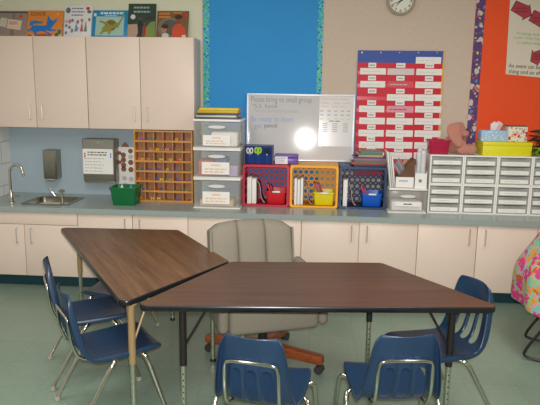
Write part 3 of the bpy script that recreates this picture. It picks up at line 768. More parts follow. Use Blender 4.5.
for r_, ty in enumerate(tagy):
    off = (ty-110)*lean_px
    zt0 = pc(400, ty+9.3)[1]                      # bottom of this row's pocket
    pv = bx(x0_, x1_, -.0015, 0, zt0, zt0+.030).build('pocket_row', REDP, t, smooth=False)
    for c_ in range(3):
        (ca, cb_), (ta, tb) = cxs[c_], tgx[c_]
        sl = (c_-1)*.3
        jit = rr.uniform(-.4, .4)
        if not (r_ == 2 and c_ == 0):
            a_, z_ = pc(ca+off+rr.uniform(-.4, .5), ty+9.2+sl+jit*.4); b_, zz_ = pc(cb_+off+rr.uniform(-.6, .3), ty+3.2+sl+jit*.4)
            mt = PAPER; cn_ = 'white'
            if (r_, c_) == (1, 1): mt, cn_ = REDC, 'rose red'
            if (r_, c_) == (3, 1): mt, cn_ = PINKC, 'pink'
            if (r_, c_) == (0, 1): mt, cn_ = GLOSSC, 'glossy grey'
            s = thing('sentence_strip', '%s sentence strip in the %s column, %s row from top of pocket chart' % (cn_, cname3[c_], rowname[r_]), 'sentence strip', ((a_+b_)/2, PCY-.0028, z_), group='sentence strips in the pocket chart')
            hw = (b_-a_)/2
            bx(-hw, hw, 0, .0012, 0, zz_-z_).build('card', mt, s, smooth=False)
            scribble(-hw*.8, hw*.85, [(zz_-z_)*.4], .007, 0, pm('plum_ink', (120, 80, 92), .8) if cn_ == 'pink' else pm('pale_pencil', (214, 211, 210), .8), s, 'writing', .9, rr)
        a_, z_ = pc(ta+off+rr.uniform(-.5, .5), ty+2.3+sl); b_, zz_ = pc(tb+off+rr.uniform(-.4, .6), ty-2.3+sl)
        s = thing('name_tag', 'small white name tag in the %s column above the %s row of pocket chart strips' % (cname3[c_], rowname[r_]), 'name tag', ((a_+b_)/2, PCY-.0045, z_), group='name tags on the pocket chart')
        hw = (b_-a_)/2; hh = zz_-z_
        bx(-hw, hw, 0, .0012, 0, hh).build('card', PAPER, s, smooth=False)
        scribble(-hw*.7, hw*.75, [hh*.35], hh*.26, 0, pm('mid_grey_print', (150, 148, 148), .8), s, 'writing', 1., rr)
a_, z_ = pc(415.6, 63.6); b_, zz_ = pc(441.3, 57.2)
s = thing('sentence_strip', 'white sentence strip on the blue header of the pocket chart', 'sentence strip', ((a_+b_)/2, PCY-.0028, z_), group='sentence strips in the pocket chart')
hw = (b_-a_)/2
bx(-hw, hw, 0, .0012, 0, zz_-z_).build('card', PAPER, s, smooth=False)
scribble(-hw*.8, hw*.85, [(zz_-z_)*.4], .006, 0, pm('pale_pencil', (214, 211, 210), .8), s, 'writing', .9, rr)

# -------------------------------------------------- books on the blue crate
zt = bc[3]+.0005; xm = on(369.5, 160, KY+.1).x
rr = random.Random(5)
for k, (c, lb) in enumerate((((60, 60, 70), 'charcoal book at the bottom of the pile'), ((170, 60, 60), 'brick red book second from the bottom of the pile'), ((60, 110, 90), 'green book third from the bottom of the pile'),
        ((170, 90, 130), 'mauve book in the lower middle of the pile'), ((50, 70, 120), 'navy book in the upper middle of the pile'), ((176, 150, 110), 'tan book third from the top of the pile'), ((80, 120, 90), 'moss green book second from the top of the pile'), ((110, 120, 110), 'grey-green book on top of the pile'))):
    th = rr.uniform(.012, .018); w_ = .27-.012*k*(k > 4)+rr.uniform(-.012, .012)
    t = thing('paperback', lb+' on the navy crate', 'book', (xm+rr.uniform(-.012, .012), KY+.14, zt), rr.uniform(-.06, .06), 'books piled on the navy crate')
    MB().box(-w_/2, w_/2, -.1, .1, 0, .0018).box(-w_/2, w_/2, -.1, .1, th-.0018, th).box(-w_/2, w_/2, -.1, -.098, .0018, th-.0018).build('cover', pm('book_cover_%d' % k, c, .45), t, smooth=False)
    bx(-w_/2+.002, w_/2-.003, -.0975, .097, .0019, th-.0019).build('pages', pm('page_edges', (222, 214, 200), .8), t, smooth=False)
    zt += th+.0004

# ---------------------------- clear drawer and magazine files
QY = 4.88
a0, a1, b0, b1 = rect(388.5, 188.5, 427, 213.5, QY)
W, H = a1-a0, b1-ZC
t = thing('clear_drawer', 'single clear plastic drawer unit under the magazine file', 'drawer', (a0, QY, ZC))
MB().box(0, W, 0, .32, H-.018, H, .006).build('rim', WHITE, t); bx(0, W, 0, .32, 0, .008, .002).build('base', WHITE, t)
MB().box(.003, .008, .01, .316, .008, H-.018).box(W-.008, W-.003, .01, .316, .008, H-.018).box(.008, W-.008, .311, .316, .008, H-.018).build('housing', FROST, t, smooth=False)
d = MB().box(.009, W-.009, .003, .007, .010, H-.022, .0015).box(.012, W-.012, .008, .29, .010, .013).build('drawer', FROSTF, t)
lb = bx(W*.18, W*.84, .0012, .0024, H*.28, H*.46).build('label', PAPER, d)
scribble(W*.4, W*.66, [H*.34], H*.05, .0012, INK, lb)
MB().quadsheet([(W*.5+W*.2*math.cos(2*PI*i/20), H*.68+H*.06*math.sin(2*PI*i/20)) for i in range(20)], -.002, .005).build('handle', clear('clear_handle', (235, 236, 236), .8, .2), d)
crumple('paper_ream', 'loose white papers lying inside the clear plastic drawer', 'papers', (a0+W/2, QY+.15, ZC+.0135), (W*.8, .22, H*.35), PAPER, .03)
zq = ZC+H+.0005
# magazine file: slanted side
m0, m1, n0, n1 = rect(395.5, 163, 414.5, 188, QY+.02)
FILEW = wood('brown_card_file', (92, 58, 38), (112, 74, 50), .6, 6, 30)
t = thing('magazine_file', 'brown magazine file with a slanted top and a white label on the clear drawer', 'magazine file', (m0, QY+.02, zq))
W = m1-m0; hl, hh = .095, .235
f = MB(); FD = .14
XZ = lambda y: Matrix(((1,0,0,0), (0,0,1,y), (0,1,0,0), (0,0,0,1)))
for yy in (0, FD-.004): f.prism([(0, 0), (W, 0), (W, hh), (W*.9, hh), (W*.12, hl), (0, hl)], 0, .004, mat=XZ(yy))
f.box(0, .004, .004, FD-.004, 0, hl); f.box(W-.004, W, .004, FD-.004, 0, hh); f.box(.004, W-.004, .004, FD-.004, 0, .004)
f.build('file', FILEW, t, smooth=False)
lb = bx(.004, W-.004, -.002, 0, .004, hl-.006).build('label', PAPER, t)
scribble(W*.2, W*.8, [hl*.55], .012, -.002, pm('pale_blue_ink', (160, 165, 190), .7), lb)
rr = random.Random(9)
for k in range(6):
    th = .005; tilt = -.62+.03*k
    m_ = Matrix.Rotation(tilt, 4, 'Y')
    o = MB().box(0, th, 0, .10, 0, .215+.008*k, .001, m_).build('magazine', pm('magazine_%d' % (k % 3), ((176, 180, 190), (206, 206, 210), (150, 156, 172))[k % 3], .35), None, (m0+.105+.008*k, QY+.04, zq+.0045))
    tag(o, '%s in the brown file' % ['leftmost grey-blue magazine, leaning furthest', 'second white magazine from the left', 'third slate magazine from the left', 'fourth grey-blue magazine from the left', 'fifth white magazine from the left', 'rightmost slate magazine, most upright'][k], 'magazine', 'magazines in the brown file')
o = MB().ball((0, 0, 0), (.03, .006, .112), sub=2).build('cardboard_disc', pm('tan_board', (190, 140, 104), .7), None, (m0+W*.62, QY+.17, zq+.05)); o.location.z = zq+.1165
tag(o, 'round tan cardboard piece showing above the brown magazine file', 'cardboard')
for k, (dx, tl_, hh_) in enumerate(((.008, -.13, .29), (.024, -.13, .275), (.040, -.13, .25))):
    o = MB().box(0, .012, 0, .2, 0, hh_, .002, Matrix.Rotation(tl_, 4, 'Y')).build('thin_binder', pm('binder_%d' % k, ((228, 224, 216), (200, 204, 206), (230, 226, 220))[k], .4), None, (a0+dx-.012+.014, QY+.03, zq+abs(math.sin(tl_))*.012+.0005))
    tag(o, ['leftmost of the three white binders leaning left on the clear drawer', 'middle of the three white binders leaning left on the clear drawer', 'rightmost of the three white binders, next to the brown magazine file'][k], 'binder', 'thin binders on the clear drawer')
# white holder with plastic sleeves
h0, h1, _, _ = rect(415, 165, 427, 190, QY+.02)
t = thing('paper_holder', 'tall white card holder with a round mark right of the brown magazine file', 'holder', (h0, QY+.02, zq)); W = h1-h0; hh = .17
MB().box(0, W, 0, .004, 0, hh*.72).box(0, W, .16, .164, 0, hh).box(0, .003, .004, .16, 0, hh*.8).box(W-.003, W, .004, .16, 0, hh*.8).box(.003, W-.003, .004, .16, 0, .004).build('holder', PAPER, t, smooth=False)
mk = MB(); disc(mk, W*.45, hh*.36, .014, -.0002); mk.build('round_mark', pm('grey_blue_print', (130, 136, 160), .7), t)
for k, (dx, dy, hgt_) in enumerate(((-.018, .05, .285), (.020, .06, .30), (.0, .11, .315))):
    pr_ = [(.016, 0)]+[(.017+.0025*(i % 2)+.004*i/12, hgt_*i/12) for i in range(1, 12)]+[(.021, hgt_-.006), (.012, hgt_)]
    o = MB().lathe(pr_, 16).build('plastic_roll', pm('milky_plastic', (212, 212, 216), .22), None, (h0+W/2+dx, QY+.02+dy, zq+.0045))
    tag(o, ['left front milky plastic roll standing in the white card holder', 'right front milky plastic roll standing in the white card holder', 'tallest milky plastic roll at the back of the white card holder'][k], 'plastic roll', 'milky rolls in the card holder')
# ------------------------------------------------------------ mini drawers
MY = 4.92
SMOKE = clear('smoky_clear_plastic', (190, 190, 186), .6, .2)
m0 = on(427, 213.5, MY); mw = on(496.0, 200, MY).x-on(462, 200, MY).x
mid = on(460, 184.2, MY).z; top_ = on(460, 155.2, MY).z
mh = (top_-ZC)/2; MD = .30
MFR = pm('drawer_frame_white', (238, 238, 234), .35); INNER = pm('drawer_inside_grey', (150, 147, 144), .6)
def mini():
    t = thing('mini_drawer_unit', '', 'drawer unit', (0, 0, 0), group='small three-drawer units stacked two high')
    f = MB(); e = .0005
    f.box(e, .013, 0, MD, 0, mh-e, .002); f.box(mw-.013, mw-e, 0, MD, 0, mh-e, .002); f.box(.013, mw-.013, 0, MD, 0, .010); f.box(.013, mw-.013, 0, MD, mh-.012, mh-e); f.box(.013, mw-.013, MD-.008, MD-.002, .010, mh-.012)
    f.build('frame', MFR, t, smooth=False)
    ih = (mh-.024)/3
    for k in range(3):
        z = .011+k*ih
        d = MB(); w0, w1 = .016, mw-.016
        d.box(w0, w1, .004, .007, z, z+ih-.006, .001); d.box(w0, w0+.003, .007, MD-.02, z, z+ih-.012); d.box(w1-.003, w1, .007, MD-.02, z, z+ih-.012); d.box(w0+.003, w1-.003, .007, MD-.02, z, z+.003)
        d.box(w0+.05, w1-.05, -.010, .004, z+ih-.010, z+ih-.006, .001)
        d = d.build('drawer', SMOKE, t, smooth=False)
        lb = bx(w0+.010, w1-.010, .0028, .0036, z+.008, z+ih*.54).build('label', PAPER, d, smooth=False)
        scribble(w0+.05, w1-.05, [z+ih*.28], .006, .0028, pm('pale_green_ink', (196, 206, 194), .7), lb, 'writing', .9)
        bx(w0+.006, w1-.006, .03, MD-.03, z+.0035, z+ih*.55).build('contents', INNER, d, smooth=False)
    return t
proto = mini()
ordc = ['first column from the clear drawer', 'second column, below the plush toy', 'third column, under the yellow box', 'last column at the right edge']
for c_ in range(4):
    for r_ in range(2):
        lb = 'white unit of three small labelled drawers, %s, %s' % ('lower' if r_ == 0 else 'upper', ordc[c_])
        loc = (m0.x+c_*mw, MY, ZC+r_*mh)
        if c_ == 0 and r_ == 0: proto.location = loc; proto['label'] = lb
        else: dup(proto, loc, 0, lb)
zm = ZC+2*mh
# crimson tub of pencils
a0, a1, _, _ = rect(429, 139, 450, 154, MY+.04)
CRIM = clear('crimson_clear_plastic', (186, 36, 76), .8, .2)
tub('pencil_tub', 'crimson see-through tub on the left end of the small drawers', a0, a1, zm, .115, MY+.03, .14, CRIM, .88, .012, .004)
for k in range(7):
    o = MB().cyl((0, 0, 0), (rr.uniform(-.008, .008), .0, .095), .0045, n=6).build('crayon', pm('crayon_red', (150, 24, 50), .5), None, (a0+.03+.02*k, MY+.10+.006*(k % 2), zm+.0065))
    tag(o, 'dark red crayon standing in the crimson tub, %s from the left' % ['first', 'second', 'third', 'fourth', 'fifth', 'sixth', 'seventh'][k], 'crayon', 'crayons in the crimson tub')
# plush toy
c = on(461, 150, MY+.14)
PINKF = pm('dusty_pink_plush', (190, 130, 114), .95, spec=.1, var=.1, scale=60, bump=.6, bscale=260, sheen=.4)
t = thing('plush_toy', 'dusty pink long-eared plush toy sitting on the small drawers', 'plush toy', (c.x-.025, MY+.14, zm))
b = MB()
b.ball((-.035, .02, .08), (.08, .066, .085)); b.ball((-.01, 0, .18), (.07, .06, .072)); b.ball((.035, -.02, .165), (.042, .042, .034))
for s in (-1, 1):
    b.ball((.04, s*.05-.02, .036), (.075, .038, .036), Matrix.Rotation(s*-.2, 3, 'Z')); b.ball((.095, s*.05-.03, .042), (.034, .038, .042))
    b.ball((.01, s*.062-.01, .09), (.058, .026, .028), Matrix.Rotation(.7, 3, 'Y')); b.ball((.05, s*.062-.015, .055), (.028, .026, .024))
o = b.build('body', PINKF, t); rm = o.modifiers.new('remesh', 'REMESH'); rm.mode = 'VOXEL'; rm.voxel_size = .006; rm.use_smooth_shade = True
sm = o.modifiers.new('smooth', 'SMOOTH'); sm.iterations = 4
for s, nm_ in ((-1, 0), (1, 1)):
    e = MB()
    path = [(-.03, s*.04, .250), (-.06+.06*nm_, s*.06-.01, .254), (-.072+.075*nm_, s*.074-.012, .22), (-.06+.08*nm_, s*.080-.016, .16), (-.03+.07*nm_, s*.080-.020, .10), (-.01+.06*nm_, s*.078-.022, .06)]
    wd = [.014, .042, .056, .055, .042, .016]
    rows = []
    for (x, y, z), w_ in zip(path, wd):
        rows.append([(x+w_*math.cos(2*PI*k/12), y+.012*math.sin(2*PI*k/12), z+.004*math.cos(2*PI*k/12)) for k in range(12)])
    e.grid(rows, True); e.bm.verts.ensure_lookup_table()
    e.bm.faces.new(e.bm.verts[0:12]); e.bm.faces.new(e.bm.verts[60:72])
    o = e.build('ear', PINKF, t); ss = o.modifiers.new('s', 'SUBSURF'); ss.levels = ss.render_levels = 2
for s in (-1, 1): MB().ball((.052, s*.026-.018, .20), (.008, .008, .008)).build('eye', pm('black_glass_eye', (12, 12, 14), .1), t)
MB().ball((.078, -.03, .168), (.008, .010, .007)).build('nose', pm('brown_thread', (90, 50, 46), .7), t)
# yellow box with tissue box and flowered box
YB0 = on(481.5, 155, MY+.04).x; YB1 = on(531, 155, MY+.04).x
YBOX = pm('chartreuse_card', (222, 214, 22), .45, var=.03); yh = on(505, 142, MY+.04).z-zm
t = thing('shoe_box', 'long lemon yellow lidded box on top of the small drawers', 'box', (YB0, MY+.02, zm))
bx(.003, YB1-YB0-.003, .003, .227, 0, yh*.72, .002).build('box', YBOX, t); bx(0, YB1-YB0, 0, .23, yh*.7201, yh, .003).build('lid', YBOX, t)
zy = zm+yh+.0003
a0, a1, b0, b1 = rect(480.5, 130.5, 507.2, 141.5, MY+.08)
t = thing('tissue_box', 'pale blue patterned tissue box with a tissue on the yellow box', 'tissue box', (a0+.004, MY+.07, zy)); W, H = a1-a0-.004, max(.07, b1-zy)
BLUB = voro('pale_blue_dots', [((226, 236, 246), 1., .3), ((120, 160, 205), 1.6, .2)], 60, (166, 194, 224))
bx(0, W, 0, .115, 0, H, .003).build('carton', BLUB, t)
rows = []
for z, sx_, sy_ in ((0, .035, .008), (.02, .04, .02), (.045, .05, .026), (.062, .03, .02), (.07, .012, .006)):
    rows.append([(W*.55+.012*z/.07+sx_*math.cos(2*PI*k/14)*(1+.2*math.cos(3*2*PI*k/14)), .057+sy_*math.sin(2*PI*k/14)*(1+.3*math.sin(4*2*PI*k/14)), H-.002+z+.006*math.cos(2*2*PI*k/14)*(z > .03)) for k in range(14)])
MB().grid(rows, True).build('tissue', pm('tissue_paper', (232, 214, 214), .9), t)
a0, a1, b0, b1 = rect(507.6, 125.8, 527, 141.5, MY+.10)
t = thing('flowered_box', 'white cube box printed with bright flowers next to the tissue box', 'box', (a0, MY+.09, zy)); W, H = a1-a0, max(.1, b1-zy)
FLB = voro('flower_print', [((206, 60, 50), 1., .3), ((230, 150, 60), 1.3, .24), ((90, 150, 80), 1.5, .22), ((150, 90, 160), 1.8, .2)], 26, (226, 220, 208), warp=.02)
bx(0, W, 0, .125, 0, H, .002).build('carton', FLB, t); bx(-.001, W+.001, -.001, .126, H-.008, H+.0005).build('top_edge', pm('grey_brown_card', (120, 100, 90), .6), t)
# plant
c = on(538.5, 150, MY+.10)
t = thing('potted_plant', 'dark green leafy plant in a lime green bowl at the right edge', 'potted plant', (c.x+.032, MY+.1, zm))
MB().lathe([(.05, 0), (.075, .02), (.088, .05), (.092, .07), (.086, .07), (.08, .05), (.06, .02)], 28).build('bowl', pm('lime_glaze', (140, 180, 40), .3), t)
MB().lathe([(.001, .05), (.079, .05), (.079, .055), (.001, .058)], 20).build('soil', pm('soil', (50, 38, 30), .9), t)
rr = random.Random(21); lf = MB(); st = MB()
for k in range(64):
    a = rr.uniform(0, 2*PI); rad_ = rr.uniform(.02, .12); z = rr.uniform(.08, .22)-rad_*.25
    tip = Vector((rad_*math.cos(a), rad_*math.sin(a), z))
    st.tube([(tip.x*.15, tip.y*.15, .052), tip*.6+Vector((0, 0, .02)), tip], .002, 5)
    q = Matrix.Translation(tip) @ Matrix.Rotation(a, 4, 'Z') @ Matrix.Rotation(rr.uniform(-.2, .9), 4, 'Y') @ Matrix.Rotation(rr.uniform(-.5, .5), 4, 'X')
    s = rr.uniform(.7, 1.25)
    pts = [(-.005, 0), (.012, .018), (.035, .02), (.06, .008), (.07, 0), (.06, -.008), (.035, -.02), (.012, -.018)]
    lf.prism([(x*s, y*s) for x, y in pts], 0, .0012, mat=q)
lf.build('foliage', pm('dark_leaf', (38, 66, 34), .5, var=.25, scale=30), t); st.build('stems', pm('green_stem', (60, 84, 44), .6), t)
# slim red-brown object standing behind the plant
# ------------------------------------------------------------- books on top
BY2 = 5.262; BT = .016
def picture_book(label, px0, px1, py0, py1, colour, deco, thick=.014):
    x0_, x1_ = on(px0, 30, BY2+.03).x, on(px1, 30, BY2+.03).x
    h = on((px0+px1)/2, py0-1.2, BY2+.04).z-(ZT+.0005)
    ln = math.asin(min(.9, (WY-.006-thick-BY2)/h))
    t = thing('picture_book', label, 'book', (x0_, BY2, ZT+.0006), group='picture books along the top of the wall cupboards')
    t.rotation_euler = (-ln, 0, 0)
    W = x1_-x0_
    MB().box(0, W, 0, .0025, 0, h, .0008).box(0, W, thick-.0025, thick, 0, h, .0008).box(0, .0025, .0025, thick-.0025, 0, h).build('cover', pm('cover_'+label.split()[0]+str(int(px0)), colour, .3, var=.10, scale=9), t)
    bx(.003, W-.004, .0026, thick-.0026, .003, h-.003).build('pages', pm('page_edges', (222, 214, 200), .8), t, smooth=False)
    deco(t, W, h)
    return t
def poly(t, pts, W, H, mat, y=-.0008, name='cover_art', th=.0006):
    return MB().quadsheet([(x*W, z*H) for x, z in pts], y, th).build(name, mat, t, smooth=False)
def blob(t, cx_, cz_, rx_, rz_, W, H, mat, y=-.0008, name='cover_art', rot=0, n=18):
    pts = []
    for k in range(n):
        a = 2*PI*k/n; x, z = rx_*W*math.cos(a), rz_*H*math.sin(a)
        pts.append(((cx_*W+x*math.cos(rot)-z*math.sin(rot)), (cz_*H+x*math.sin(rot)+z*math.cos(rot))))
    return MB().quadsheet(pts, y, .0006).build(name, mat, t, smooth=False)
P_ = lambda n_, c: pm('art_'+n_, c, .45)
def d_tags(t, W, H):
    poly(t, [(.62, 0), (.70, 0), (.70, 1), (.62, 1)], W, H, P_('greybrown', (132, 116, 104)))
    poly(t, [(0, .93), (1, .93), (1, 1), (0, 1)], W, H, P_('umber', (92, 74, 66)), -.0009)
    poly(t, [(.52, .35), (.86, .28), (.88, .64), (.54, .70)], W, H, P_('buff', (226, 196, 170)), -.0016, 'label_art')
    scribble(.57*W, .84*W, [.5*H, .57*H], .008, -.0017, P_('violet', (130, 110, 160)), t, 'title')
    poly(t, [(.3, .45), (.5, .38), (.52, .72), (.36, .76)], W, H, P_('paleb', (204, 190, 176)), -.0012)
    poly(t, [(.80, .76), (.88, .76), (.88, .86), (.80, .86)], W, H, P_('stampred', (206, 50, 44)), -.0012)
    scribble(.1*W, .4*W, [.1*H, .2*H], .010, -.001, P_('brick', (170, 70, 60)), t, 'subtitle')
picture_book('grey book with paper tags on its cover, leftmost on the cupboards', -14, 26.5, 10.3, 36.5, (150, 134, 124), d_tags)
def d_dog(t, W, H):
    B = P_('blue', (36, 120, 200))
    poly(t, [(0, 0), (1, 0), (1, .16), (.75, .1), (.4, .14), (0, .06)], W, H, P_('sand', (226, 190, 130)))
    poly(t, [(.2, .06), (.74, .06), (.68, .13), (.5, .16), (.3, .13)], W, H, P_('rust', (190, 80, 40)), -.0012)
    poly(t, [(.10, .33), (.16, .44), (.3, .46), (.46, .44), (.56, .47), (.62, .38), (.6, .28), (.42, .24), (.3, .22), (.14, .24)], W, H, B, -.0018, 'running_animal')
    poly(t, [(.16, .42), (.07, .46), (.08, .58), (.2, .64), (.34, .6), (.46, .6), (.4, .52), (.26, .52), (.18, .5)], W, H, B, -.0022, 'running_animal')
    poly(t, [(.56, .3), (.56, .6), (.58, .84), (.66, .66), (.74, .62), (.86, .74), (.82, .58), (.74, .44), (.68, .3)], W, H, B, -.0026, 'running_animal')
    poly(t, [(.6, .32), (.84, .30), (.86, .26), (.62, .24)], W, H, B, -.0028, 'running_animal'); poly(t, [(.5, .28), (.66, .18), (.76, .1), (.7, .1), (.56, .18), (.42, .26)], W, H, B, -.003, 'running_animal')
    poly(t, [(.16, .3), (.04, .2), (.02, .28), (.14, .36)], W, H, B, -.003, 'running_animal'); poly(t, [(.2, .26), (.24, .1), (.3, .1), (.3, .26)], W, H, B, -.0032, 'running_animal')
    blob(t, .93, .22, .045, .1, W, H, P_('cactus', (50, 110, 80)), -.001); blob(t, .86, .1, .05, .09, W, H, P_('cactus', (50, 110, 80)), -.001); blob(t, .1, .06, .06, .05, W, H, P_('cactus', (50, 110, 80)), -.0014)
    blob(t, .85, .88, .028, .04, W, H, P_('sun', (246, 190, 70)), -.001)
    text('COYOTE', .08*W, .5*W, .80*H, .93*H, -.0012, P_('darkbrown', (80, 50, 30)), t, 'title')
picture_book('orange book with a blue running dog-like animal on its cover', 27, 62.2, 9.7, 36.5, (224, 138, 62), d_dog)
def d_white(t, W, H):
    scribble(.25*W, .75*W, [.88*H, .78*H, .68*H], .010, -.001, P_('slate', (110, 112, 130)), t, 'title', 1)
    rr_ = random.Random(2)
    for k in range(16):
        blob(t, rr_.choice((.08, .92, .2, .8, .3, .5, .65)), rr_.uniform(.12, .56), .05, .05, W, H, P_('dot%d' % (k % 5), ((196, 110, 110), (110, 130, 180), (120, 150, 110), (200, 160, 120), (140, 110, 150))[k % 5]), -.0008-.0001*k, 'cover_art')
    blob(t, .85, .9, .07, .05, W, H, P_('stampred', (206, 50, 44)), -.001); blob(t, .12, .84, .09, .09, W, H, P_('slatedark', (100, 104, 110)), -.001); blob(t, .9, .8, .08, .05, W, H, P_('slatedark', (100, 104, 110)), -.0012)
    for x, c in ((.45, (110, 140, 190)), (.66, (190, 90, 100)), (.8, (90, 140, 110))):
        poly(t, [(x-.06, .2), (x+.06, .2), (x+.02, .42), (x-.02, .42)], W, H, P_('fig%d' % c[0], c), -.0028, 'small_figure'); blob(t, x, .46, .03, .04, W, H, P_('skin', (206, 160, 140)), -.003, 'small_figure')
picture_book('upright white book with small drawn figures, third along the cupboards', 64.5, 91.3, 4.5, 36.5, (224, 224, 226), d_white)
def d_turtle(t, W, H):
    poly(t, [(.10, .1), (.90, .1), (.90, .78), (.10, .78)], W, H, P_('seafoam', (164, 196, 184)), -.0008, 'picture_panel')
    O = P_('olive', (150, 142, 60)); D_ = P_('olivedark', (120, 106, 56))
    blob(t, .53, .46, .17, .2, W, H, D_, -.0016, 'swimming_turtle', .3); blob(t, .44, .36, .16, .12, W, H, O, -.002, 'swimming_turtle', .4)
    poly(t, [(.18, .6), (.24, .64), (.46, .54), (.44, .46), (.3, .54)], W, H, O, -.0024, 'swimming_turtle'); poly(t, [(.58, .36), (.74, .38), (.84, .66), (.92, .84), (.84, .76), (.74, .56), (.6, .5)], W, H, O, -.0026, 'swimming_turtle')
    blob(t, .66, .45, .07, .08, W, H, O, -.0028, 'swimming_turtle'); poly(t, [(.3, .28), (.22, .14), (.3, .16), (.38, .28)], W, H, O, -.0028, 'swimming_turtle'); poly(t, [(.48, .26), (.46, .14), (.54, .16), (.54, .28)], W, H, O, -.003, 'swimming_turtle')
    scribble(.22*W, .9*W, [.86*H], .018, -.001, P_('paleaqua', (206, 226, 232)), t, 'title', 1); scribble(.35*W, .7*W, [.80*H], .006, -.001, P_('paleaqua', (206, 226, 232)), t, 'subtitle', 1)
    scribble(.3*W, .75*W, [.03*H], .006, -.001, P_('paleaqua', (206, 226, 232)), t, 'author_line', 1)
    blob(t, .86, .84, .04, .05, W, H, P_('leafsticker', (70, 170, 90)), -.002); blob(t, .07, .84, .04, .06, W, H, P_('paleaqua', (206, 226, 232)), -.0012)
picture_book('sky blue book with a swimming turtle on its cover', 92, 127.3, 9.5, 36.3, (34, 136, 190), d_turtle)
def d_dark(t, W, H):
    poly(t, [(0, 0), (.3, 0), (.4, .2), (.34, .42), (0, .40)], W, H, P_('path', (178, 152, 130)))
    poly(t, [(.62, 0), (1, 0), (1, .5), (.8, .46), (.66, .3)], W, H, P_('grass', (122, 140, 70)), -.001)
    poly(t, [(.4, .06), (.5, .06), (.54, .34), (.52, .5), (.42, .52), (.36, .4)], W, H, P_('suit', (40, 42, 46)), -.0016, 'tall_figure'); blob(t, .46, .56, .035, .04, W, H, P_('brownskin', (110, 76, 60)), -.0018, 'tall_figure')
    poly(t, [(.56, .06), (.66, .06), (.68, .36), (.56, .36)], W, H, P_('redcoat', (170, 40, 44)), -.0016, 'small_figure'); blob(t, .62, .42, .035, .04, W, H, P_('brownskin', (110, 76, 60)), -.0018, 'small_figure')
    scribble(.2*W, .85*W, [.86*H, .74*H], .016, -.001, P_('paletitle', (150, 170, 160)), t, 'title', 1)
    blob(t, .18, .62, .09, .07, W, H, P_('medal', (206, 206, 210)), -.0012, 'round_seal')
    poly(t, [(.6, .55), (.98, .55), (.98, .62), (.6, .6)], W, H, P_('darkbranch', (60, 40, 44)), -.0012)
picture_book('tall dark green book with two walking figures on its cover', 127.8, 155.3, 3, 36, (52, 72, 62), d_dark)
def d_orange(t, W, H):
    blob(t, .42, .4, .38, .36, W, H, P_('grey', (120, 112, 100)), -.0008); blob(t, .42, .4, .28, .28, W, H, P_('greyd', (92, 84, 76)), -.0012)
    OR = P_('vermilion', (206, 76, 44))
    poly(t, [(.52, 0), (.98, 0), (.92, .34), (.76, .52), (.6, .52), (.5, .36)], W, H, OR, -.0016, 'large_figure'); blob(t, .68, .66, .10, .13, W, H, P_('brownskin2', (130, 76, 50)), -.002, 'large_figure'); blob(t, .68, .78, .12, .08, W, H, P_('headdark', (60, 40, 34)), -.0022, 'large_figure')
    poly(t, [(.18, 0), (.4, 0), (.4, .16), (.3, .22), (.2, .18)], W, H, P_('palecloth', (206, 196, 186)), -.0018, 'small_figure'); blob(t, .24, .34, .09, .12, W, H, P_('tanskin', (176, 120, 90)), -.002, 'small_figure'); blob(t, .27, .44, .11, .08, W, H, P_('headdark', (60, 40, 34)), -.0022, 'small_figure')
    scribble(.06*W, .46*W, [.86*H, .74*H], .018, -.001, P_('titleorange', (206, 130, 60)), t, 'title', 1); scribble(.52*W, .8*W, [.9*H], .012, -.001, P_('titleorange', (206, 130, 60)), t, 'title', 1)
    poly(t, [(.82, .06), (.94, .06), (.94, .14), (.82, .14)], W, H, P_('medal', (206, 206, 210)), -.0022)
    blob(t, .9, .84, .05, .07, W, H, P_('stampred', (206, 50, 44)), -.002)
picture_book('brown and orange book with two dark-haired figures, rightmost on the cupboards', 156.5, 188, 10, 36, (126, 92, 62), d_orange)

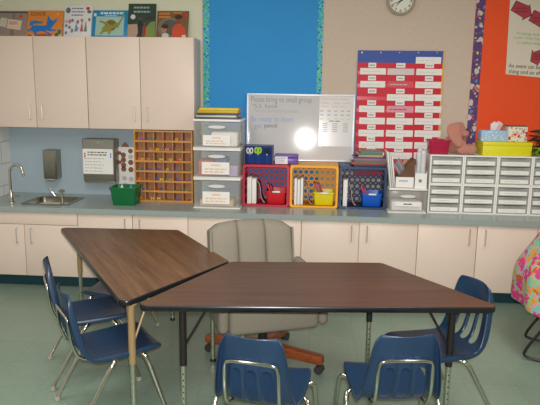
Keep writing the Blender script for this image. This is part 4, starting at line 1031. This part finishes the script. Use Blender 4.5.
# ------------------------------------------------------------------ tables
TL, TS, TD, TZ = 1.798, .915, .7675, .66
TRAP = [(-TL/2, 0), (TL/2, 0), (TS/2, TD), (-TS/2, TD)]
def inset(pts, d):
    out = []; k = len(pts)
    for i in range(k):
        p, a, c = Vector(pts[i]), Vector(pts[i-1]), Vector(pts[(i+1) % k])
        e1, e2 = (p-a).normalized(), (c-p).normalized()
        n1, n2 = Vector((-e1.y, e1.x)), Vector((-e2.y, e2.x))
        bis = (n1+n2).normalized(); out.append(tuple(p+bis*(d/bis.dot(n1))))
    return out
def table(label, x, y, rz, top, legm, lower, nbrace, legs, z=TZ):
    t = thing('trapezoid_table', label, 'table', (x, y, 0), rz)
    th = .03
    inn = inset(TRAP, .006)
    MB().prism(round_poly(inn, .034, 6), z-th+.004, z).build('tabletop', top, t, smooth=False)
    A = round_poly(TRAP, .04, 6)
    ring = lambda d, zz_: [(px_, py_, zz_) for px_, py_ in round_poly(inset(TRAP, d), .04-d*.9, 6)]
    MB().grid([ring(.0065, z-.0005), ring(.003, z-.0005), ring(.0, z-.005), ring(-.001, z-th/2), ring(.0, z-th+.004), ring(.003, z-th), ring(.02, z-th), ring(.02, z-th+.003)], True).build('edge_band', pm('black_edge_band', (22, 23, 28), .28), t)
    bx(-TS/2-.12, TS/2+.12, .09, .12, z-th-.02, z-th+.003).build('apron_rail', BLACKP, t); bx(-TS/2+.1, TS/2-.1, TD-.11, TD-.08, z-th-.02, z-th+.003).build('apron_rail', BLACKP, t)
    for lx, ly in legs:
        l = MB().cyl((lx, ly, .31), (lx, ly, z-th+.002), .0185, n=18).lathe([(.03, z-th-.006), (.03, z-th+.003)], 16, Matrix.Translation((lx, ly, 0))).build('leg', legm, t)
        MB().cyl((lx, ly, .012), (lx, ly, .33), .0145, n=16).build('leg_insert', lower, l)
        MB().lathe([(.018, 0), (.02, .004), (.017, .018)], 14, Matrix.Translation((lx, ly, 0))).build('glide', BLACKP, l)
        for k in range(6): MB().cyl((lx, ly-.0142, .10+.033*k), (lx, ly-.0153, .10+.033*k), .004, n=8).build('adjusting_hole', BLACKP, l)
        sx = -1 if lx > 0 else 1
        MB().tube([(lx, ly, .40), (lx+sx*.13, ly+.01, z-th+.002)], .0065, 8).build('brace', legm, l)
        if nbrace > 1: MB().tube([(lx, ly, .40), (lx+sx*(.03 if ly < TD/2 else -.03), ly+(.10 if ly < TD/2 else -.10), z-th+.002)], .0065, 8).build('brace', legm, l)
    return t
TOPA = wood('walnut_laminate_tan', (78, 53, 36), (120, 84, 57), .34, 1.4, 26, spec=.4)
TOPB = wood('walnut_laminate_red', (72, 49, 38), (102, 70, 51), .34, 1.2, 60, spec=.4)
TAN = pm('bronze_enamel', (162, 136, 96), .4, .2); BLKE = pm('black_enamel', (30, 26, 24), .4)
GRN = pm('grey_green_chrome', (176, 182, 162), .25, .8)
table('left trapezoid table with lighter walnut top and bronze legs', -1.3854, 3.4495, -1.0044, TOPA, TAN, GRN, 2, ((-(TL/2-.06), .125), (TL/2-.066, .06), (TS/2-.075, TD-.08), (-(TS/2-.075), TD-.08)))
table('front trapezoid table with reddish walnut top and black legs', .0386+.006, 2.7657, .0969, TOPB, BLKE, GRN, 1, ((-(TL/2-.23), .09), (TL/2-.22, .09), (TS/2-.075, TD-.08), (-(TS/2-.075), TD-.08)), TZ-.004)

# ------------------------------------------------------------- blue chairs
SHELL = pm('navy_blue_polypropylene', (30, 53, 80), .32, spec=.5, var=.05, scale=20, bump=.12, bscale=500)
SHELL_SEAT = SHELL
GL = pm('cream_glide', (164, 156, 140), .5)
def make_chair(label):
    t = thing('school_chair', label, 'chair', group='navy plastic school chairs')
    prof = [(.186, .345, .138), (.182, .360, .160), (.164, .372, .174), (.12, .376, .181), (.05, .369, .184), (-.05, .363, .183), (-.12, .361, .179), (-.168, .365, .176), (-.202, .382, .173),
            (-.224, .410, .170), (-.237, .445, .166), (-.247, .483, .161), (-.255, .52, .155), (-.262, .557, .150), (-.271, .61, .142), (-.280, .657, .134), (-.285, .686, .121), (-.288, .700, .098)]
    us = [-1, -1, -.93, -.82, -.68, -.56, -.30, -.21, -.13, .13, .21, .30, .56, .68, .82, .93, 1, 1]
    nu = len(us); slot = {5, 8, 11}
    rows = []
    for i, (y, z, w) in enumerate(prof):
        r_ = []
        bk = min(1, max(0, (i-6)/3.)); se = 1-bk
        fl = min(1, i/3.)*min(1, (17-i)/3.)           # flange depth fades at the front lip and the top
        for j, u in enumerate(us):
            lip = j in (0, nu-1)
            dz = se*.012*u*u-(se*.028*fl if lip else 0)
            dy = bk*.030*u*u-(bk*.036*fl if lip else 0)
            if 9 <= i <= 13 and (j in slot or j-1 in slot): dy -= .016      # ribs beside the slots bulge rearward
            r_.append((u*w, y+dy, z+dz))
        rows.append(r_)
    m = MB().grid(rows, skip=lambda i, j: j in slot and 8 <= i <= 12)
    o = m.build('seat_shell', SHELL, t)
    so = o.modifiers.new('solid', 'SOLIDIFY'); so.thickness = .006; so.offset = 0
    su = o.modifiers.new('sub', 'SUBSURF'); su.levels = su.render_levels = 2
    yb = -.022
    lo = [(-.116, -.06, .350), (-.116, -.15, .345), (-.116, -.228, .368), (-.116, -.256, .43), (-.116, -.268, .49), (-.114, -.273, .568), (-.100, -.278, .590), (.0, -.285, .594)]
    full = lo+[(-x, y, z) for x, y, z in lo[-2::-1]]
    MB().tube(full, .0075, 10, smooth=1).build('back_support', CHROME, t)
    for s in (-1, 1):
        pr = [(s*.08, -.03, .350), (s*.165, -.055, .347), (s*.200, -.075, .352), (s*.209, -.10, .325), (s*.215, -.275, .022)]
        pf = [(s*.08, .045, .354), (s*.165, .06, .352), (s*.200, .075, .356), (s*.209, .09, .325), (s*.216, .185, .022)]
        for pts in (pr, pf):
            P = [Vector(q) for q in pts]
            q1 = P[:4]; 
            l = MB().tube(pts[:1]+[tuple(Vector(pts[0]).lerp(Vector(pts[1]), .6))]+pts[1:4]+[tuple(Vector(pts[3]).lerp(Vector(pts[4]), .25)), tuple(Vector(pts[3]).lerp(Vector(pts[4]), .6)), pts[4]], .0118, 12, smooth=1).build('leg', CHROME, t)
            MB().lathe([(.012, 0), (.0165, .003), (.0165, .009), (.0125, .026)], 14, Matrix.Translation((pts[4][0], pts[4][1]-.0, 0))).build('glide', GL, l)
    MB().tube([(-.08, -.03, .350), (.08, -.03, .350)], .0118, 10).tube([(-.08, .045, .354), (.08, .045, .354)], .0118, 10).build('cross_tube', CHROME, t)
    return t
def face(v): return math.atan2(v[1], v[0])-PI/2       # heading so that local +y looks along v
def place(mid, v):   # mid = floor point midway between the rear feet
    d = Vector((v[0], v[1])).normalized(); return (mid[0]+d.x*.275, mid[1]+d.y*.275, 0)
ch = make_chair('navy plastic school chair at the left table, further back of the pair')
v = (.896, .444); ch.location = place((-1.525, 3.225), v); ch.rotation_euler.z = face(v)
v = (.81, .585); dup(ch, place((-1.232, 2.752), v), face(v), 'navy plastic school chair at the left table, nearer of the pair')
v = (.17, .985); dup(ch, place((-.234+.0, 2.265), v), face(v), 'navy school chair seen from behind at the front table, left of the two')
v = (-.13, .99); dup(ch, place((.402, 2.352), v), face(v), 'navy school chair seen from behind at the front table, right of the two')
v = (-.92, -.4); dup(ch, place((.884, 3.15), v), face(v), 'navy school chair facing in at the right end of the front table')
v = (-.985, .17); dup(ch, (-1.36, 3.87, 0), face(v), 'small navy school chair tucked fully under the left table', scale=.88)

# ------------------------------------------------------------- padded chair
GREY = pm('grey_brown_upholstery', (140, 133, 120), .9, spec=.15, var=.08, scale=90, bump=.5, bscale=400)
GREYS = GREY
v = Vector((.35, -.936)); 
t = thing('padded_swivel_chair', 'grey padded swivel armchair with a wooden star base behind the front table', 'armchair', (-.29, 3.52, 0), face(v))
# local +y is the way the sitter looks
MB().box(-.27, .27, -.26, .28, .30, .47, .035, seg=3).build('seat', GREY, t)
bk = MB(); 
def chan(x0_, x1_, sgn):
    rows = []
    n = 8
    tops = lambda x: .828-.03*(abs(x)/.28)**2.2-.03*max(0, (abs(x)-.22)/.06)
    front = []; rear = []
    for i in range(n+1):
        x = x0_+(x1_-x0_)*i/n; q = math.sin(PI*i/n)**.5 if 0 < i < n else 0
        front.append((x, q))
    zs = [.42, .5, .6, .7, .78, None]
    for z in zs:
        r_ = []
        for x, q in front:
            zz_ = z if z else tops(x)
            yb_ = -.245-.10*(zz_-.42)/.4
            r_.append((x, yb_+.030+.02*q if z else yb_+.012+.012*q, zz_-(.0 if z else .0)))
        rows.append(r_)
    rows.append([(x, -.245-.10*(tops(x)-.42)/.4-.03, tops(x)+.004) for x, q in front])
    for z in zs[-2::-1]:
        rows.append([(x, -.245-.10*(z-.42)/.4-.055, min(z, tops(x)-.02)) for x, q in front])
    rows.append(rows[0])
    bk.grid(rows)
chan(-.275, -.092, 0); chan(-.092, .092, 0); chan(.092, .275, 0)
# closed ends
o = bk
for x in (-.285, .285):
    pass
bo = bk.build('backrest', GREY, t, ang=50)
so = bo.modifiers.new('s', 'SOLIDIFY'); so.thickness = .012; so.offset = 0
for s in (-1, 1):
    tops_ = .781
    MB().prism([(-.30, .42), (-.215, .42), (-.30+.02, .79), (-.375, .775)], 0, .012, mat=Matrix(((0,0,1,s*.275-.006), (1,0,0,0), (0,1,0,0), (0,0,0,1)))).build('side_gusset', GREY, t)
    a = MB().box(s*.30-.032, s*.30+.032, -.27, .27, .315, .60, .03, seg=3).build('arm', GREY, t)
MB().cyl((0, 0, .10), (0, 0, .30), .03).build('column', BLACKP, t)
MB().box(-.1, .1, -.1, .1, .275, .301, .004).build('seat_plate', BLACKP, t)
BASEW = wood('cherry_stained_wood', (122, 60, 28), (160, 84, 44), .35, 3, 30)
MB().lathe([(.06, .07), (.065, .08), (.065, .13), (.045, .15)], 20).build('hub', BASEW, t)
rz0 = face(v)
for k in range(4):
    a = R(-19+90*k)-rz0
    mt = Matrix.Rotation(a, 4, 'Z')
    lg = MB().prism([(.04, .075), (.385, .062), (.40, .072), (.395, .112), (.38, .118), (.04, .145)], -.028, .028, .006, mt @ Matrix(((1,0,0,0), (0,0,-1,0), (0,1,0,0), (0,0,0,1)))).build('base_leg', BASEW, t)
    c = mt @ Vector((.375, 0, 0))
    cs = MB()
    for s in (-1, 1):
        off_ = mt @ Vector((0, s*.016, 0))
        ax = (mt @ Vector((0, 1, 0)))
        p_ = Vector((c.x, c.y, .027))+off_
        cs.cyl(p_-ax*.010, p_+ax*.010, .027, n=18)
    cs.cyl((c.x, c.y, .03), (c.x, c.y, .066), .010, n=10)
    cs.build('caster', pm('dark_caster', (52, 50, 50), .45), lg)

# --------------------------------------- floral cloth over a sled-base chair
cx_, cy_ = 1.66, 3.80
t = thing('sled_base_chair', 'chair with a thin black sled frame under the floral cloth', 'chair', (cx_, cy_, 0), R(-110))
for s in (-1, 1):
    MB().tube([(s*.16, .2, .42), (s*.17, .23, .10), (s*.17, .20, .010), (s*.17, -.23, .010), (s*.17, -.25, .06), (s*.15, -.02, .42)], .009, 10, smooth=2).build('sled_frame', BLACKP, t)
bx(-.16, .16, -.04, .22, .41, .45, .015).build('seat', BLACKP, t)
MB().box(-.12, .12, .2, .225, .50, .84, .01).build('backrest', BLACKP, t); MB().tube([(-.1, .205, .43), (-.1, .212, .52)], .009).tube([(.1, .205, .43), (.1, .212, .52)], .009).build('back_post', BLACKP, t)
FLOR = voro('floral_cotton', [((150, 190, 120), 1.3, .40), ((214, 150, 60), 1.0, .40), ((206, 90, 62), .9, .40), ((206, 66, 132), .72, .44), ((176, 186, 84), 1.6, .25), ((226, 140, 176), 1.3, .28)], 16, (126, 186, 176), warp=.07, rough=.9)
cl = MB(); rows = []
n = 60
def hemz(a):        # hem hangs lower towards the right
    return .21-.12*math.cos(a)
prof_ = [(.0, .90, .13, .17), (.03, .895, .16, .20), (.1, .86, .20, .235), (.2, .80, .255, .25), (.35, .68, .325, .265), (.5, .585, .375, .275), (.62, .53, .40, .28), (.8, .35, .40, .285), (1., None, .39, .29)]
for k, (f, zc_, hw, hd) in enumerate(prof_):
    r_ = []
    for j in range(n):
        a = 2*PI*j/n
        z = hemz(a) if zc_ is None else zc_+(hemz(a)-.21)*max(0, f-.3)
        fold = 1+.04*f*math.sin(7*a+.8)+.02*f*math.sin(13*a)
        r_.append((.19-.02*f+hw*math.copysign(abs(math.cos(a))**.8, math.cos(a))*fold, hd*math.copysign(abs(math.sin(a))**.7, math.sin(a))*fold, z))
    rows.append(r_)
cl.grid(rows, True); cl.bm.verts.ensure_lookup_table(); cl.bm.faces.new(cl.bm.verts[0:n])
o = cl.build('floral_cloth', FLOR, None, (1.575, 3.88, 0), 0, ang=80)
so = o.modifiers.new('s', 'SOLIDIFY'); so.thickness = .004; so.offset = 1
su = o.modifiers.new('u', 'SUBSURF'); su.levels = su.render_levels = 1
tag(o, 'bright turquoise, pink and orange floral cloth draped over a chair at the right edge', 'cloth')

# ------------------------------------------------------------------- light
def area(name, loc, rot, sx, sy, w, col):
    l = bpy.data.lights.new(name, 'AREA'); l.shape = 'RECTANGLE'; l.size, l.size_y = sx, sy; l.energy = w; l.color = col
    o = bpy.data.objects.new(name, l); COL.objects.link(o); o.location = loc; o.rotation_euler = rot; return o
for x in (-1.4, 1.5):
    for y in (.7, 2.7):
        area('ceiling_lamp', (x, y, CZ-.02), (0, 0, 0), .6, 1.2, 21, (1, .965, .92))
fl = bpy.data.lights.new('camera_flash', 'SPOT'); fl.energy = 280; fl.color = (1, .97, .94); fl.shadow_soft_size = .025; fl.spot_size = R(86); fl.spot_blend = .9
fo = bpy.data.objects.new('camera_flash', fl); COL.objects.link(fo); fo.matrix_world = M.copy(); fo.location = CAM+_R*.02+_U*.06-_F*.02
wd = bpy.data.worlds.new('world'); scn.world = wd; wd.use_nodes = True
wd.node_tree.nodes['Background'].inputs[0].default_value = (.9, .9, 1, 1); wd.node_tree.nodes['Background'].inputs[1].default_value = .2
vs = scn.view_settings; vs.view_transform = 'Standard'; vs.look = 'None'; vs.gamma = 1; vs.use_curve_mapping = False; vs.exposure = .4
